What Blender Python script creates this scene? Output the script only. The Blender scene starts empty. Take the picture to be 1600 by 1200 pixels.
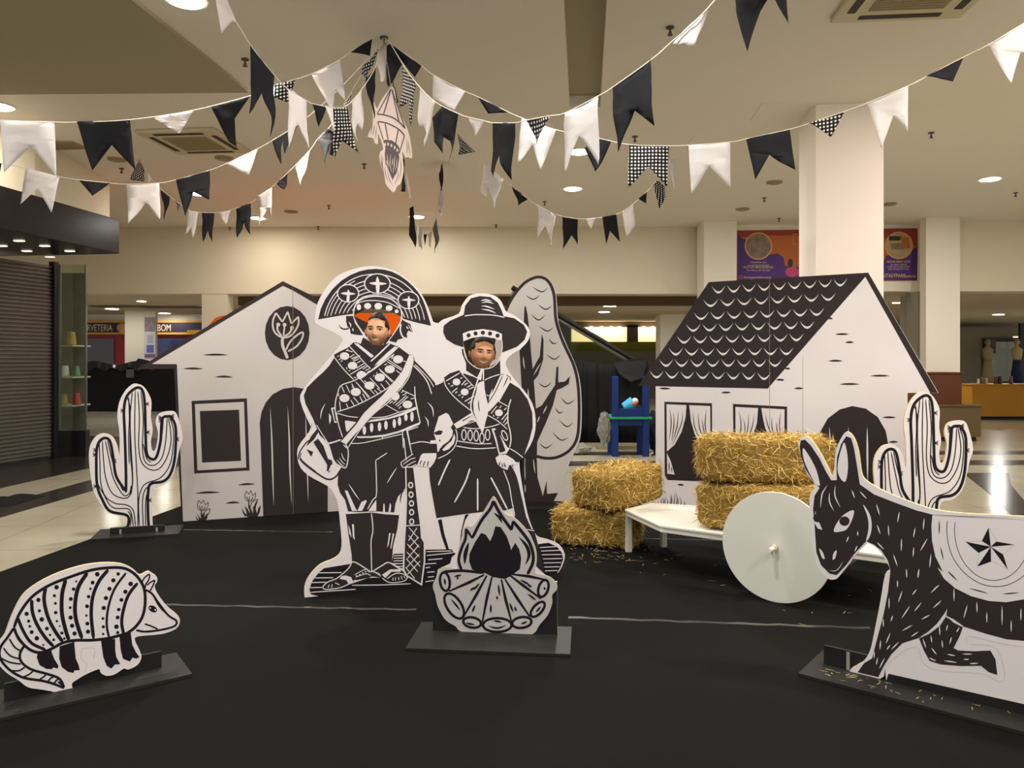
import bpy, bmesh, math, random
from mathutils import Vector, Matrix, noise
from mathutils.geometry import tessellate_polygon
from mathutils.bvhtree import BVHTree
S = bpy.context.scene
COL = S.collection
PI = math.pi
FOC, CX, HY, CAMZ = 1190.0, 800.0, 560.0, 1.5      # focal length, optical centre and horizon of a 1600x1200 frame
CEIL = 4.2
# ---------------------------------------------------------------- camera, world, exposure
cd = bpy.data.cameras.new('camera'); cam = bpy.data.objects.new('camera', cd); COL.objects.link(cam)
cam.location = (0, 0, CAMZ); cam.rotation_euler = (PI/2, 0, 0)
cd.sensor_fit = 'HORIZONTAL'; cd.sensor_width = 36.0; cd.lens = 36.0*FOC/1600.0
cd.shift_y = -(600.0-HY)/1600.0
cd.clip_start = 0.05; cd.clip_end = 200
S.camera = cam
w = bpy.data.worlds.new('hall'); S.world = w; w.use_nodes = True
bg = w.node_tree.nodes['Background']; bg.inputs[0].default_value = (1.0, 0.985, 0.97, 1); bg.inputs[1].default_value = 0.82
S.view_settings.view_transform = 'Standard'; S.view_settings.look = 'None'
S.view_settings.exposure = 0.22; S.view_settings.gamma = 1.0
S.view_settings.use_curve_mapping = False
WARM = (1.0, 0.915, 0.83)
NEUT = (1.0, 0.995, 0.995)
# unseen ceiling lamps: x, y, z, watts, colour
LAMPS = [(-3.4, 3.6, 4.2, 26, NEUT, 'ahead to the left'), (0.1, 3.1, 4.2, 58, NEUT, 'straight ahead'), (3.5, 3.6, 4.2, 125, WARM, 'ahead to the right'),
         (-2.6, 0.4, 4.2, 60, NEUT, 'to the left'), (0.2, -0.9, 4.2, 60, NEUT, 'behind'), (2.9, 0.4, 4.2, 60, WARM, 'to the right'), (0.2, 5.0, 4.2, 40, NEUT, 'farthest ahead'),
         (-9.5, 9.5, 4.2, 90, NEUT, 'added as fill far out to the left'), (9.0, 9.0, 4.2, 110, WARM, 'added as fill far out to the right'), (8.5, 4.0, 4.2, 110, WARM, 'added as fill out to the right'), (4.75, 6.6, 4.2, 26, WARM, 'added as fill ahead and far to the right')]  # this row: fill lamps added off view to brighten the ceiling and column
# ---------------------------------------------------------------- materials
def srgb(r, g, b):
    f = lambda c: (c/255.0/12.92) if c/255.0 <= .04045 else ((c/255.0+.055)/1.055)**2.4
    return (f(r), f(g), f(b), 1)
MATS = {}
def mat(name, col=(0.5, .5, .5, 1), rough=.6, spec=.5, emit=None, es=0, metal=0, bump=0, bscale=50, var=0, vscale=3, trans=0, ior=1.45, alpha=1, coat=0):
    if name in MATS: return MATS[name]
    m = bpy.data.materials.new(name); m.use_nodes = True
    nt = m.node_tree; b = nt.nodes['Principled BSDF']
    b.inputs['Base Color'].default_value = col
    b.inputs['Roughness'].default_value = rough
    b.inputs['Specular IOR Level'].default_value = spec
    b.inputs['Metallic'].default_value = metal
    b.inputs['Transmission Weight'].default_value = trans
    b.inputs['IOR'].default_value = ior
    b.inputs['Alpha'].default_value = alpha
    b.inputs['Coat Weight'].default_value = coat
    if emit:
        b.inputs['Emission Color'].default_value = emit; b.inputs['Emission Strength'].default_value = es
    tc = None
    if bump or var:
        tc = nt.nodes.new('ShaderNodeTexCoord')
    if var:
        n = nt.nodes.new('ShaderNodeTexNoise'); n.inputs['Scale'].default_value = vscale; n.inputs['Detail'].default_value = 5
        nt.links.new(tc.outputs['Object'], n.inputs['Vector'])
        mx = nt.nodes.new('ShaderNodeMix'); mx.data_type = 'RGBA'
        mx.inputs[6].default_value = tuple(c*(1-var) for c in col[:3])+(1,)
        mx.inputs[7].default_value = tuple(min(1, c*(1+var)) for c in col[:3])+(1,)
        nt.links.new(n.outputs['Fac'], mx.inputs[0]); nt.links.new(mx.outputs[2], b.inputs['Base Color'])
    if bump:
        n = nt.nodes.new('ShaderNodeTexNoise'); n.inputs['Scale'].default_value = bscale; n.inputs['Detail'].default_value = 4
        nt.links.new(tc.outputs['Object'], n.inputs['Vector'])
        bp = nt.nodes.new('ShaderNodeBump'); bp.inputs['Strength'].default_value = bump; bp.inputs['Distance'].default_value = .01
        nt.links.new(n.outputs['Fac'], bp.inputs['Height']); nt.links.new(bp.outputs['Normal'], b.inputs['Normal'])
    MATS[name] = m; return m
white = mat('board_white', srgb(222, 215, 213), .62, .25, var=.02, vscale=2)
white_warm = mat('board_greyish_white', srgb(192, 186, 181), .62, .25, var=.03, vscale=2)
black = mat('print_black', srgb(47, 39, 39), .62, .22)
ink = mat('print_ink', srgb(27, 20, 26), .6, .22)
edge = mat('board_edge', srgb(226, 198, 140), .8, .2)
back_m = mat('board_back', srgb(150, 130, 100), .85, .1)
blackpaint = mat('black_painted_wood', srgb(28, 27, 27), .55, .3, var=.3, vscale=6)
plate_m = mat('plate_dark_board', srgb(36, 35, 33), .5, .3, var=.35, vscale=4)
carpet_m = mat('black_carpet', srgb(18, 18, 16), .85, .1, bump=.25, bscale=600, var=.16, vscale=1.2)
ceil_m = mat('ceiling_paint', srgb(234, 227, 214), .9, .1, var=.02, vscale=.6)
ceil_dark = mat('ceiling_grey', srgb(172, 164, 142), .9, .1)
wall_m = mat('wall_paint', srgb(224, 214, 190), .85, .15, var=.02, vscale=.7)
wall_w = mat('wall_white_paint', srgb(236, 228, 210), .8, .2)
beam_m = mat('beam_dark', srgb(110, 92, 74), .8, .2)
straw_m = mat('straw', srgb(186, 148, 74), .75, .2)
# ---------------------------------------------------------------- object helpers
def link(o, parent=None):
    COL.objects.link(o)
    if parent: o.parent = parent
    return o
def tag(o, label=None, cat=None, group=None, kind=None):
    if label: o['label'] = label
    if cat: o['category'] = cat
    if group: o['group'] = group
    if kind: o['kind'] = kind
    return o
def thing(name, loc, label, cat, group=None, kind=None):
    o = bpy.data.objects.new(name, None); COL.objects.link(o); o.location = loc; o.empty_display_size = .1
    return tag(o, label, cat, group, kind)
def finish(name, bm, mats, parent=None, smooth=False, bevel=0, world=True):
    me = bpy.data.meshes.new(name)
    if parent is not None and world:
        inv = Matrix.Translation(-parent_loc(parent))
        bmesh.ops.transform(bm, matrix=inv, verts=bm.verts)
    bm.to_mesh(me); bm.free()
    if not isinstance(mats, (list, tuple)): mats = [mats]
    for m in mats: me.materials.append(m)
    if smooth:
        for p in me.polygons: p.use_smooth = True
    o = bpy.data.objects.new(name, me); link(o, parent)
    if bevel:
        md = o.modifiers.new('bevel', 'BEVEL'); md.width = bevel; md.segments = 2; md.limit_method = 'ANGLE'
    return o
def parent_loc(p):
    v = Vector((0, 0, 0))
    while p is not None: v += p.location; p = p.parent
    return v
def box(bm, c, s, rz=0, mi=0, rot=None):
    M = Matrix.Translation(Vector(c)) @ (rot if rot is not None else Matrix.Rotation(rz, 4, 'Z')) @ Matrix.Diagonal((s[0], s[1], s[2], 1))
    r = bmesh.ops.create_cube(bm, size=1, matrix=M)
    for v in r['verts']:
        for f in v.link_faces: f.material_index = mi
    return r['verts']
def tube(bm, pts, r, seg=8, mi=0, caps=True):
    rings = []; pts = [Vector(p) for p in pts]; n = len(pts)
    up = None
    for i, p in enumerate(pts):
        t = (pts[min(i+1, n-1)]-pts[max(i-1, 0)])
        if t.length < 1e-9: t = Vector((0, 0, 1))
        t.normalize()
        if up is None: up = Vector((0, 0, 1)) if abs(t.z) < .9 else Vector((1, 0, 0))
        a = t.cross(up)
        if a.length < 1e-6: a = t.orthogonal()
        a.normalize(); b = a.cross(t).normalized(); up = b
        rr = r[i] if isinstance(r, (list, tuple)) else r
        rings.append([bm.verts.new(p+(a*math.cos(2*PI*k/seg)+b*math.sin(2*PI*k/seg))*rr) for k in range(seg)])
    for i in range(n-1):
        for k in range(seg):
            f = bm.faces.new((rings[i][k], rings[i][(k+1) % seg], rings[i+1][(k+1) % seg], rings[i+1][k])); f.material_index = mi; f.smooth = True
    if caps:
        for rg in (rings[0], rings[-1]):
            f = bm.faces.new(rg); f.material_index = mi
def cyl(bm, c, r, h, axis='Z', seg=24, mi=0, r2=None, rot=None):
    R = rot if rot is not None else (Matrix.Identity(4) if axis == 'Z' else Matrix.Rotation(PI/2, 4, 'X' if axis == 'Y' else 'Y'))
    res = bmesh.ops.create_cone(bm, cap_ends=True, segments=seg, radius1=r, radius2=r if r2 is None else r2, depth=h, matrix=Matrix.Translation(Vector(c)) @ R)
    for v in res['verts']:
        for f in v.link_faces: f.material_index = mi
def quad(bm, pts, mi=0):
    f = bm.faces.new([bm.verts.new(Vector(p)) for p in pts]); f.material_index = mi; return f
def prism(bm, poly, z0, z1, mi=0):
    lo = [bm.verts.new((x, y, z0)) for x, y in poly]; hi = [bm.verts.new((x, y, z1)) for x, y in poly]
    n = len(poly)
    for i in range(n):
        bm.faces.new((lo[i], lo[(i+1) % n], hi[(i+1) % n], hi[i])).material_index = mi
    bm.faces.new(list(reversed(lo))).material_index = mi; bm.faces.new(hi).material_index = mi
def at(px, py, d): return Vector(((px-CX)/FOC*d, d, CAMZ-(py-HY)/FOC*d))
def ground(px, py, z=0.0):
    d = (CAMZ-z)*FOC/(py-HY); return Vector(((px-CX)/FOC*d, d, z))
def struct(name, bm, m, **k):
    o = finish(name, bm, m, **k); o['kind'] = 'structure'; return o
# ---------------------------------------------------------------- flat printed boards
CROPS = dict(P=(0, 0, 1), A=(440, 400, 4.287), B=(440, 660, 4.137), C=(640, 440, 4.286), D=(640, 680, 4.286), E=(640, 760, 4.285),
             F=(0, 860, 4.139), G=(120, 580, 4.14), H=(540, 420, 13.333), I=(230, 420, 2.857), J=(780, 420, 3.0), K=(980, 420, 3.53),
             L=(1220, 420, 3.0), M=(1240, 660, 4.444), N=(1240, 880, 4.0), T=(480, 530, 7.06), W=(660, 560, 7.06),
             X=(280, 740, 10.0), Y=(300, 420, 8.572), Z=(565, 120, 6.316), Q=(1280, 660, 5.0))
def pts(s):
    """'A 1,2 3,4 B 5,6' -> frame coordinates; a letter switches the tracing window"""
    out = []; c = CROPS['P']
    for tok in s.split():
        if tok in CROPS: c = CROPS[tok]; continue
        a, b = tok.split(','); out.append((c[0]+float(a)/c[2], c[1]+float(b)/c[2]))
    return out
def spline(p, closed=False, k=5):
    n = len(p)
    if n < 3: return list(p)
    out = []
    rng = range(n) if closed else range(n-1)
    for i in rng:
        if closed: a, b, c, d = p[(i-1) % n], p[i], p[(i+1) % n], p[(i+2) % n]
        else: a, b, c, d = p[max(i-1, 0)], p[i], p[i+1], p[min(i+2, n-1)]
        for j in range(k):
            t = j/k; t2 = t*t; t3 = t2*t
            out.append(tuple(.5*((2*b[q])+(-a[q]+c[q])*t+(2*a[q]-5*b[q]+4*c[q]-d[q])*t2+(-a[q]+3*b[q]-3*c[q]+d[q])*t3) for q in (0, 1)))
    if not closed: out.append(p[-1])
    return out
class Board:
    """a real vertical board standing on the line from g0 to g1 (points on the floor); the print is traced on it"""
    def __init__(s, g0, g1, origin=None):
        s.p0 = Vector((g0[0], g0[1], 0)); d = Vector((g1[0]-g0[0], g1[1]-g0[1], 0)); s.len = d.length
        s.u = d.normalized(); s.n = Vector((s.u.y, -s.u.x, 0))       # n faces the viewer
        s.bm = bmesh.new(); s.k = 0; s.tf = None; s.zm = .0095
    def uv(s, q):
        if s.tf: q = s.tf(q)
        dr = Vector(((q[0]-CX)/FOC, 1, -(q[1]-HY)/FOC)); o = Vector((0, 0, CAMZ))
        t = (s.p0-o).dot(s.n)/dr.dot(s.n); h = o+dr*t
        return ((h-s.p0).dot(s.u), max(h.z, s.zm))
    def w(s, q, off=0): return s.p0+s.u*q[0]+Vector((0, 0, q[1]))+s.n*off
    def panel(s, out, holes=(), th=.015, mi=(0, 3, 4), smooth=True, off=0, zmin=None):
        loops = [spline(out, True, 3) if smooth else out]+[spline(h, True, 4) for h in holes]
        L = []
        for lp in loops:
            q = [s.uv(p) for p in lp]
            if zmin is not None: q = [(a, max(b, zmin)) for a, b in q]
            L.append(q)
        flat = [p for lp in L for p in lp]
        F = [s.bm.verts.new(s.w(p, off)) for p in flat]; Bk = [s.bm.verts.new(s.w(p, off-th)) for p in flat]
        for tri in tessellate_polygon([[Vector((p[0], p[1], 0)) for p in lp] for lp in L]):
            try:
                f = s.bm.faces.new([F[i] for i in tri]); f.material_index = mi[0]
                if f.normal.length == 0: f.normal_update()
                f.normal_update()
                if f.normal.dot(s.n) < 0: f.normal_flip()
                g = s.bm.faces.new([Bk[i] for i in tri]); g.material_index = mi[2]; g.normal_update()
                if g.normal.dot(s.n) > 0: g.normal_flip()
            except ValueError: pass
        b = 0
        for lp in L:
            n = len(lp)
            for i in range(n):
                j = (i+1) % n
                s.bm.faces.new((F[b+i], F[b+j], Bk[b+j], Bk[b+i])).material_index = mi[1]
            b += n
    def _off(s, lvl): s.k += 1; return .0006*lvl+s.k*3e-6
    def poly(s, p2, mi, lvl):
        q = [s.uv(p) for p in p2]; o = s._off(lvl)
        V = [s.bm.verts.new(s.w(p, o)) for p in q]
        for tri in tessellate_polygon([[Vector((p[0], p[1], 0)) for p in q]]):
            try:
                f = s.bm.faces.new([V[i] for i in tri]); f.material_index = mi; f.normal_update()
                if f.normal.dot(s.n) < 0: f.normal_flip()
            except ValueError: pass
    def fill(s, t, mi=1, lvl=1, smooth=False):
        p = pts(t) if isinstance(t, str) else t
        s.poly(spline(p, True, 4) if smooth else p, mi, lvl)
    def ell(s, t, rx, ry, mi=0, lvl=2, rot=0):
        c = CROPS[t.split()[0]]
        for cx, cy in pts(t):
            a = math.radians(rot)
            s.poly([(cx+(rx*math.cos(k*PI/10)*math.cos(a)-ry*math.sin(k*PI/10)*math.sin(a))/c[2],
                     cy+(rx*math.cos(k*PI/10)*math.sin(a)+ry*math.sin(k*PI/10)*math.cos(a))/c[2]) for k in range(20)], mi, lvl)
    def line(s, t, wd, mi=0, lvl=2, smooth=True, taper=0):
        """wd in px of the frame; taper 0 = even, 1 = pointed start, 2 = pointed end, 3 = both"""
        p = pts(t) if isinstance(t, str) else t
        if len(p) == 2: p = [p[0], ((p[0][0]+p[1][0])/2, (p[0][1]+p[1][1])/2), p[1]]
        if smooth: p = spline(p, False, 5)
        n = len(p); l = []; r = []
        cum = [0]
        for i in range(1, n): cum.append(cum[-1]+math.hypot(p[i][0]-p[i-1][0], p[i][1]-p[i-1][1]))
        tot = cum[-1] or 1
        for i in range(n):
            a, b = p[max(i-1, 0)], p[min(i+1, n-1)]
            dx, dy = b[0]-a[0], b[1]-a[1]; ll = math.hypot(dx, dy) or 1
            u = cum[i]/tot; h = wd/2
            if taper == 1: h *= math.sin(min(1, u*1.6)*PI/2)
            elif taper == 2: h *= math.sin(min(1, (1-u)*1.6)*PI/2)
            elif taper == 3: h *= math.sin(u*PI)**.8 if 0 < u < 1 else 0
            elif taper == 0: h *= (.55 if i in (0, n-1) else 1)
            h = max(h, .05)
            l.append((p[i][0]-dy/ll*h, p[i][1]+dx/ll*h)); r.append((p[i][0]+dy/ll*h, p[i][1]-dx/ll*h))
        o = s._off(lvl)
        L = [s.bm.verts.new(s.w(s.uv(q), o)) for q in l]; R = [s.bm.verts.new(s.w(s.uv(q), o)) for q in r]
        for i in range(n-1):
            f = s.bm.faces.new((L[i], R[i], R[i+1], L[i+1])); f.material_index = mi; f.normal_update()
            if f.normal.dot(s.n) < 0: f.normal_flip()
    def lines(s, t, wd, **k):
        for q in t.split('|'): s.line(q.strip(), wd, **k)
    def done(s, name, parent, mats=None):
        return finish(name, s.bm, mats or [white, black, ink, edge, back_m], parent)
    def slab(s, name, parent, u0, u1, z0, z1, n0, n1, m, bevel=0):
        bm = bmesh.new(); c = s.p0+s.u*((u0+u1)/2)+s.n*((n0+n1)/2)+Vector((0, 0, (z0+z1)/2))
        box(bm, c, (u1-u0, abs(n1-n0), z1-z0), rz=math.atan2(s.u.y, s.u.x))
        return finish(name, bm, m, parent, bevel=bevel)
AX = .0945                                                         # the hall runs slightly to the right of the view
ROT = -math.atan(AX)
def cpt(px, py, z=CEIL):
    d = (z-CAMZ)*FOC/(HY-py); return Vector(((px-CX)/FOC*d, d, z))
def floor_mat(name, c1, c2, rough):
    m = bpy.data.materials.new(name); m.use_nodes = True; nt = m.node_tree; b = nt.nodes['Principled BSDF']
    tc = nt.nodes.new('ShaderNodeTexCoord'); mp = nt.nodes.new('ShaderNodeMapping'); mp.inputs['Rotation'].default_value = (0, 0, ROT+.0)
    nt.links.new(tc.outputs['Object'], mp.inputs['Vector'])
    br = nt.nodes.new('ShaderNodeTexBrick'); br.offset = 0; br.inputs['Scale'].default_value = 1
    br.inputs['Brick Width'].default_value = .9; br.inputs['Row Height'].default_value = .9; br.inputs['Mortar Size'].default_value = .004
    br.inputs['Color1'].default_value = c1; br.inputs['Color2'].default_value = c1; br.inputs['Mortar'].default_value = c2
    nt.links.new(mp.outputs[0], br.inputs['Vector'])
    n = nt.nodes.new('ShaderNodeTexNoise'); n.inputs['Scale'].default_value = 1.3; n.inputs['Detail'].default_value = 8
    nt.links.new(mp.outputs[0], n.inputs['Vector'])
    mx = nt.nodes.new('ShaderNodeMix'); mx.data_type = 'RGBA'; mx.blend_type = 'MULTIPLY'; mx.inputs[0].default_value = .35
    nt.links.new(br.outputs['Color'], mx.inputs[6]); nt.links.new(n.outputs['Fac'], mx.inputs[7]); nt.links.new(mx.outputs[2], b.inputs['Base Color'])
    b.inputs['Roughness'].default_value = rough; b.inputs['Specular IOR Level'].default_value = .6
    return m
floor_m = floor_mat('polished_beige_floor', srgb(190, 183, 158), srgb(140, 132, 110), .16)
granite_m = mat('dark_granite', srgb(52, 47, 44), .18, .6, var=.2, vscale=8)
bm = bmesh.new(); prism(bm, [(-22, -4), (24, -4), (24, 34), (-22, 34)], -.1, 0); struct('floor', bm, floor_m)
def band(name, poly, h=.002, m=granite_m):
    bm = bmesh.new(); prism(bm, poly, 0, h); return struct(name, bm, m)
band('trim_1', [(-8.5, 5.0), (-6.25, 5.0), (-5.91, 8.79), (-5.77, 10.4), (-5.35, 11.6), (-5.2, 13.4), (-6.3, 14.2), (-9, 15)])
band('trim_2', [(-5.35, 4.5), (-4.95, 4.5), (-4.72, 9.2), (-4.6, 11.6), (-5.05, 11.6), (-5.2, 9.3)])
band('trim_3', [(5.0, 7.25), (5.9, 9.0), (6.5, 9.97), (5.9, 9.97), (5.15, 8.1), (4.4, 6.5)])
band('trim_4', [(-2.5, 10.55), (9, 10.75), (9, 11.25), (-2.5, 11.05)])
band('trim_5', [(-2.5, 11.75), (9, 11.9), (9, 12.35), (-2.5, 12.2)])
# black carpet of the stage set, with its taped seams
CL = lambda y: -3.58+.0987*(y-5.33)
CR = lambda y: 3.95+.0987*(y-5.3)
bm = bmesh.new(); prism(bm, [(CL(-1), -1), (CR(-1), -1), (CR(8.1), 7.6), (CL(8.1), 8.1)], 0, .008)
carpet = finish('stage_carpet', bm, carpet_m)
tag(carpet, 'large black carpet laid under the whole cardboard village set', 'carpet')
tape_m = mat('clear_tape', srgb(66, 64, 60), .2, .7)
def tape(a, b, wd=.03, lab=''):
    p, q = ground(*a), ground(*b); d = (q-p).normalized(); n = Vector((-d.y, d.x, 0))*wd/2
    bm = bmesh.new(); N = 24; top = []
    for i in range(N+1):
        c = p+(q-p)*(i/N); wv = .006*math.sin(i*1.9)
        top.append((c+n*(1+.25*math.sin(i*2.7))+Vector((0, wv, 0)), c-n*(1+.25*math.cos(i*1.3))+Vector((0, wv, 0))))
    for i in range(N):
        a0, b0 = top[i]; a1, b1 = top[i+1]
        V = [bm.verts.new(Vector((v.x, v.y, z))) for z in (.008, .0095) for v in (a0, a1, b1, b0)]
        for f in ((0, 3, 2, 1), (4, 5, 6, 7), (0, 1, 5, 4), (1, 2, 6, 5), (2, 3, 7, 6), (3, 0, 4, 7)): bm.faces.new([V[k] for k in f])
    tag(finish('seam_tape', bm, tape_m), lab, 'tape', 'taped carpet seams')
tape((255, 947), (650, 955), .028, 'clear tape over the front carpet seam, left of the bonfire')
tape((888, 967), (1360, 984), .03, 'clear tape over the front carpet seam, right of the bonfire')
tape((272, 829), (520, 833), .022, 'clear tape over the rear carpet seam in front of the left house')
tape((1008, 843), (1134, 846), .02, 'clear tape over the rear carpet seam under the cart')
# ceiling with the slot that runs away above the set
xl = lambda y: .62+(y-8.2)*AX
xr = lambda y: xl(y)+.33
bm = bmesh.new()
prism(bm, [(-14, -4), (xl(-4), -4), (xl(8.2), 8.2), (xl(8.2), 15.75), (-14, 15.75)], CEIL, CEIL+.3)
prism(bm, [(xr(-4), -4), (16, -4), (16, 15.75), (xl(8.2), 15.75), (xl(8.2), 8.2), (xr(8.2), 8.2)], CEIL, CEIL+.3)
struct('ceiling', bm, ceil_m)
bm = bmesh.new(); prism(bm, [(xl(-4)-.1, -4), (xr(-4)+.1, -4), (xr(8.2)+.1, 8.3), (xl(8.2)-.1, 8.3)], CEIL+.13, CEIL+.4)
struct('trim_6', bm, ceil_dark)  # slot top in a darker grey than the main ceiling
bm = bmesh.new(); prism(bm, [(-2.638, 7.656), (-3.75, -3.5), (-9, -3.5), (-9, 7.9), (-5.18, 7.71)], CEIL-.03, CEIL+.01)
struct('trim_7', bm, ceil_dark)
# back wall above the openings, its piers
YB = 15.67
def wallbox(name, x0, x1, y0, y1, z0, z1, m=wall_m):
    bm = bmesh.new(); box(bm, ((x0+x1)/2, (y0+y1)/2, (z0+z1)/2), (x1-x0, y1-y0, z1-z0)); return struct(name, bm, m)
X_ = lambda px, d: (px-CX)/FOC*d
Z_ = lambda py, d: CAMZ-(py-HY)/FOC*d
wallbox('wall_back', -12, X_(1150, 15.3), YB, YB+.35, Z_(459, YB), CEIL)
wallbox('wall_back_pier', X_(315, YB), X_(355, YB), YB+.01, YB+.34, 0, Z_(459, YB))
wallbox('wall_left_pier', X_(60, YB), X_(122, YB), YB+.01, YB+.34, 0, Z_(459, YB))
wallbox('trim_8', X_(372, 17.2), X_(1120, 17.2), 17.2, 17.5, Z_(477, 17.2), 2.9, beam_m)
low = mat('low_ceiling_paint', srgb(200, 184, 160), .9, .1)
wallbox('ceiling_low', -22, 24, YB+.35, 33, 2.9, 3.1, low)
# right part: pillars, banner wall, header
wallbox('wall_right_pillar', X_(1100, 14.95), X_(1151, 14.95), 14.95, 15.5, 0, CEIL, wall_w)
wallbox('wall_right_upper', X_(1150, 15.4), X_(1438, 15.4), 15.4, 15.7, Z_(455, 15.4), CEIL, wall_w)
wallbox('wall_right_post', X_(1447, 14.6), X_(1500, 14.6), 14.6, 14.82, 0, CEIL, wall_w)
wallbox('wall_right_jamb', X_(1434, 15.72), X_(1449, 15.72), 15.72, 16.2, 0, CEIL, mat('jamb_grey', srgb(160, 150, 136), .85))
wallbox('wall_right_header', X_(1500, 15), 16, 15.0, 15.5, Z_(455, 15), CEIL, wall_m)
wallbox('wall_far', -22, 24, 32, 32.2, 0, 3.0, mat('far_wall', srgb(150, 140, 118), .9))
# main column
d0 = 8.1; bm = bmesh.new(); c0 = Vector((X_(1275, d0), d0)); u = Vector((math.cos(ROT), math.sin(ROT))); v = Vector((-math.sin(ROT), math.cos(ROT)))
P4 = [c0, c0+u*.69, c0+u*.69+v*.64, c0+v*.64]
prism(bm, [tuple(p) for p in P4], 0, CEIL); struct('wall_column', bm, mat('column_paint', srgb(244, 232, 220), .8, .2))
# bulkhead over the shop on the left
bm = bmesh.new(); prism(bm, [(-6.13, 11.6), (-9.5, 11.6), (-9.5, 5), (-6.6, 5.0), (-5.83, 9.3)], 3.412, CEIL); struct('wall_left_bulkhead', bm, wall_m)
wallbox('wall_left', -12, -11.8, -4, 15.7, 0, CEIL); wallbox('wall_right', 15.8, 16, -4, 15.7, 0, CEIL)
# ---------------------------------------------------------------- closed shop on the left
shutter_m = mat('shutter_grey_metal', srgb(104, 98, 90), .45, .5, metal=.4, var=.2, vscale=2)
shopblack = mat('glossy_black_panel', srgb(24, 24, 26), .22, .5)
shop = thing('shop_fascia', (-5.6, 9, 2.94), 'glossy black shop fascia box jutting out above the roller shutter', 'shop fascia')
bm = bmesh.new(); F0 = (-6.25, 3.0); F1 = (-5.41, 10.5)
prism(bm, [F0, F1, (-7.2, 10.75), (-8.4, 3.2)], 2.94, 3.41); finish('fascia_box', bm, shopblack, shop, bevel=.01)
spot_m = mat('slot_light', (1, .9, .75, 1), .5, emit=(1, .92, .8, 1), es=.9)
for i, (px, py) in enumerate([(3, 384), (30, 376), (42, 392), (70, 384), (78, 401), (109, 392)]):
    d = (2.94-CAMZ)*FOC/(HY-py); p = Vector((X_(px, d), d, 2.935))
    bm = bmesh.new(); box(bm, p, (.11, .06, .012), rz=ROT); finish('soffit_lamp', bm, spot_m, shop)
sh = thing('roller_shutter', (-6.95, 10.9, 0), 'grey corrugated roller shutter closing the shop under the black fascia', 'shutter')
bm = bmesh.new(); a = Vector((-7.9, 6.9, 0)); b_ = Vector((-6.87, 11.33, 0)); dd = (b_-a).normalized(); nn = Vector((dd.y, -dd.x, 0))
prof = []
for k in range(51):
    z = .03+k*.056
    prof += [(z, 0), (z+.018, .022), (z+.036, .022), (z+.05, 0)]
rows = [[bm.verts.new(q+nn*o+Vector((0, 0, z))) for q in (a, b_)] for z, o in prof]
for i in range(len(rows)-1): bm.faces.new((rows[i][0], rows[i][1], rows[i+1][1], rows[i+1][0]))
finish('slat_curtain', bm, shutter_m, sh)
bm = bmesh.new(); box(bm, b_+Vector((.03, .04, 1.47)), (.09, .09, 2.94), rz=ROT); finish('guide_rail', bm, shopblack, sh)
bm = bmesh.new(); box(bm, (a+b_)/2+Vector((0, 0, .03)), ((b_-a).length, .05, .06), rz=math.atan2(dd.y, dd.x)); finish('bottom_bar', bm, shopblack, sh)
gl = mat('shop_glass', srgb(214, 232, 222), .03, .5, trans=1.0, ior=1.45)
case = thing('glass_display_case', (-6.7, 11.6, 0), 'tall glass display window on a black plinth at the shop corner', 'display case')
bm = bmesh.new(); box(bm, (-6.74, 11.72, .2), (.42, .12, .4)); finish('plinth', bm, shopblack, case)
bm = bmesh.new(); box(bm, (-6.74, 11.68, 1.67), (.40, .012, 2.54)); finish('glass_pane', bm, gl, case)
bm = bmesh.new(); box(bm, (-6.93, 11.68, 1.67), (.03, .04, 2.54)); box(bm, (-6.535, 11.68, 1.67), (.018, .04, 2.54)); box(bm, (-6.74, 11.68, .41), (.42, .05, .03)); finish('frame', bm, mat('steel_frame', srgb(120, 124, 118), .3, .5, metal=.7), case)
bm = bmesh.new(); box(bm, (-7.28, 12.6, 1.46), (.46, .03, 2.9)); finish('backdrop', bm, mat('display_back', srgb(120, 112, 96), .6, var=.4, vscale=2.5), case)
dcols = [srgb(190, 160, 60), srgb(190, 70, 70), srgb(225, 225, 215), srgb(110, 150, 120)]
for z in (.75, 1.2, 1.7):
    bm = bmesh.new(); box(bm, (-7.06, 12.2, z), (.34, .5, .02)); finish('shelf', bm, mat('shelf_white', srgb(200, 196, 180), .5), case)
for i, (x, z, s) in enumerate([(-6.86, .85, .16), (-6.66, .86, .18), (-6.84, 1.3, .17), (-6.66, 1.3, .16), (-6.74, 1.82, .2)]):
    bm = bmesh.new(); cyl(bm, (x-.26, 12.1, z), s*.38, s, seg=14, r2=s*.26)
    tag(finish('boxed_goods', bm, mat('goods%d' % (i % 4), dcols[i % 4], .5), bevel=.01), 'small %s tub on a shelf behind the corner shop glass, %s' % (['yellow', 'red', 'white', 'green'][i % 4], ['low left', 'low right', 'middle left', 'middle right', 'top shelf'][i]), 'goods', 'goods behind the shop glass')
# fabric heap on the floor near the shutter
bm = bmesh.new(); gpt = [ground(-60, 800), ground(30, 772), ground(72, 775), ground(20, 790)]
N = 18; V = [[None]*(N+1) for _ in range(N+1)]
for i in range(N+1):
    for j in range(N+1):
        a_, c_ = i/N, j/N; p = gpt[0].lerp(gpt[1], a_).lerp(gpt[3].lerp(gpt[2], a_), c_)
        e = math.sin(PI*a_)*math.sin(PI*c_)
        V[i][j] = bm.verts.new(p+Vector((0, 0, .004+e**.6*(.05+.05*noise.noise(p*3)))))
for i in range(N):
    for j in range(N): bm.faces.new((V[i][j], V[i+1][j], V[i+1][j+1], V[i][j+1]))
tag(finish('crumpled_fabric', bm, mat('dark_fabric', srgb(30, 29, 29), .9, .1), smooth=True), 'crumpled black fabric left on the pale floor before the shutter', 'fabric')
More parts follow.
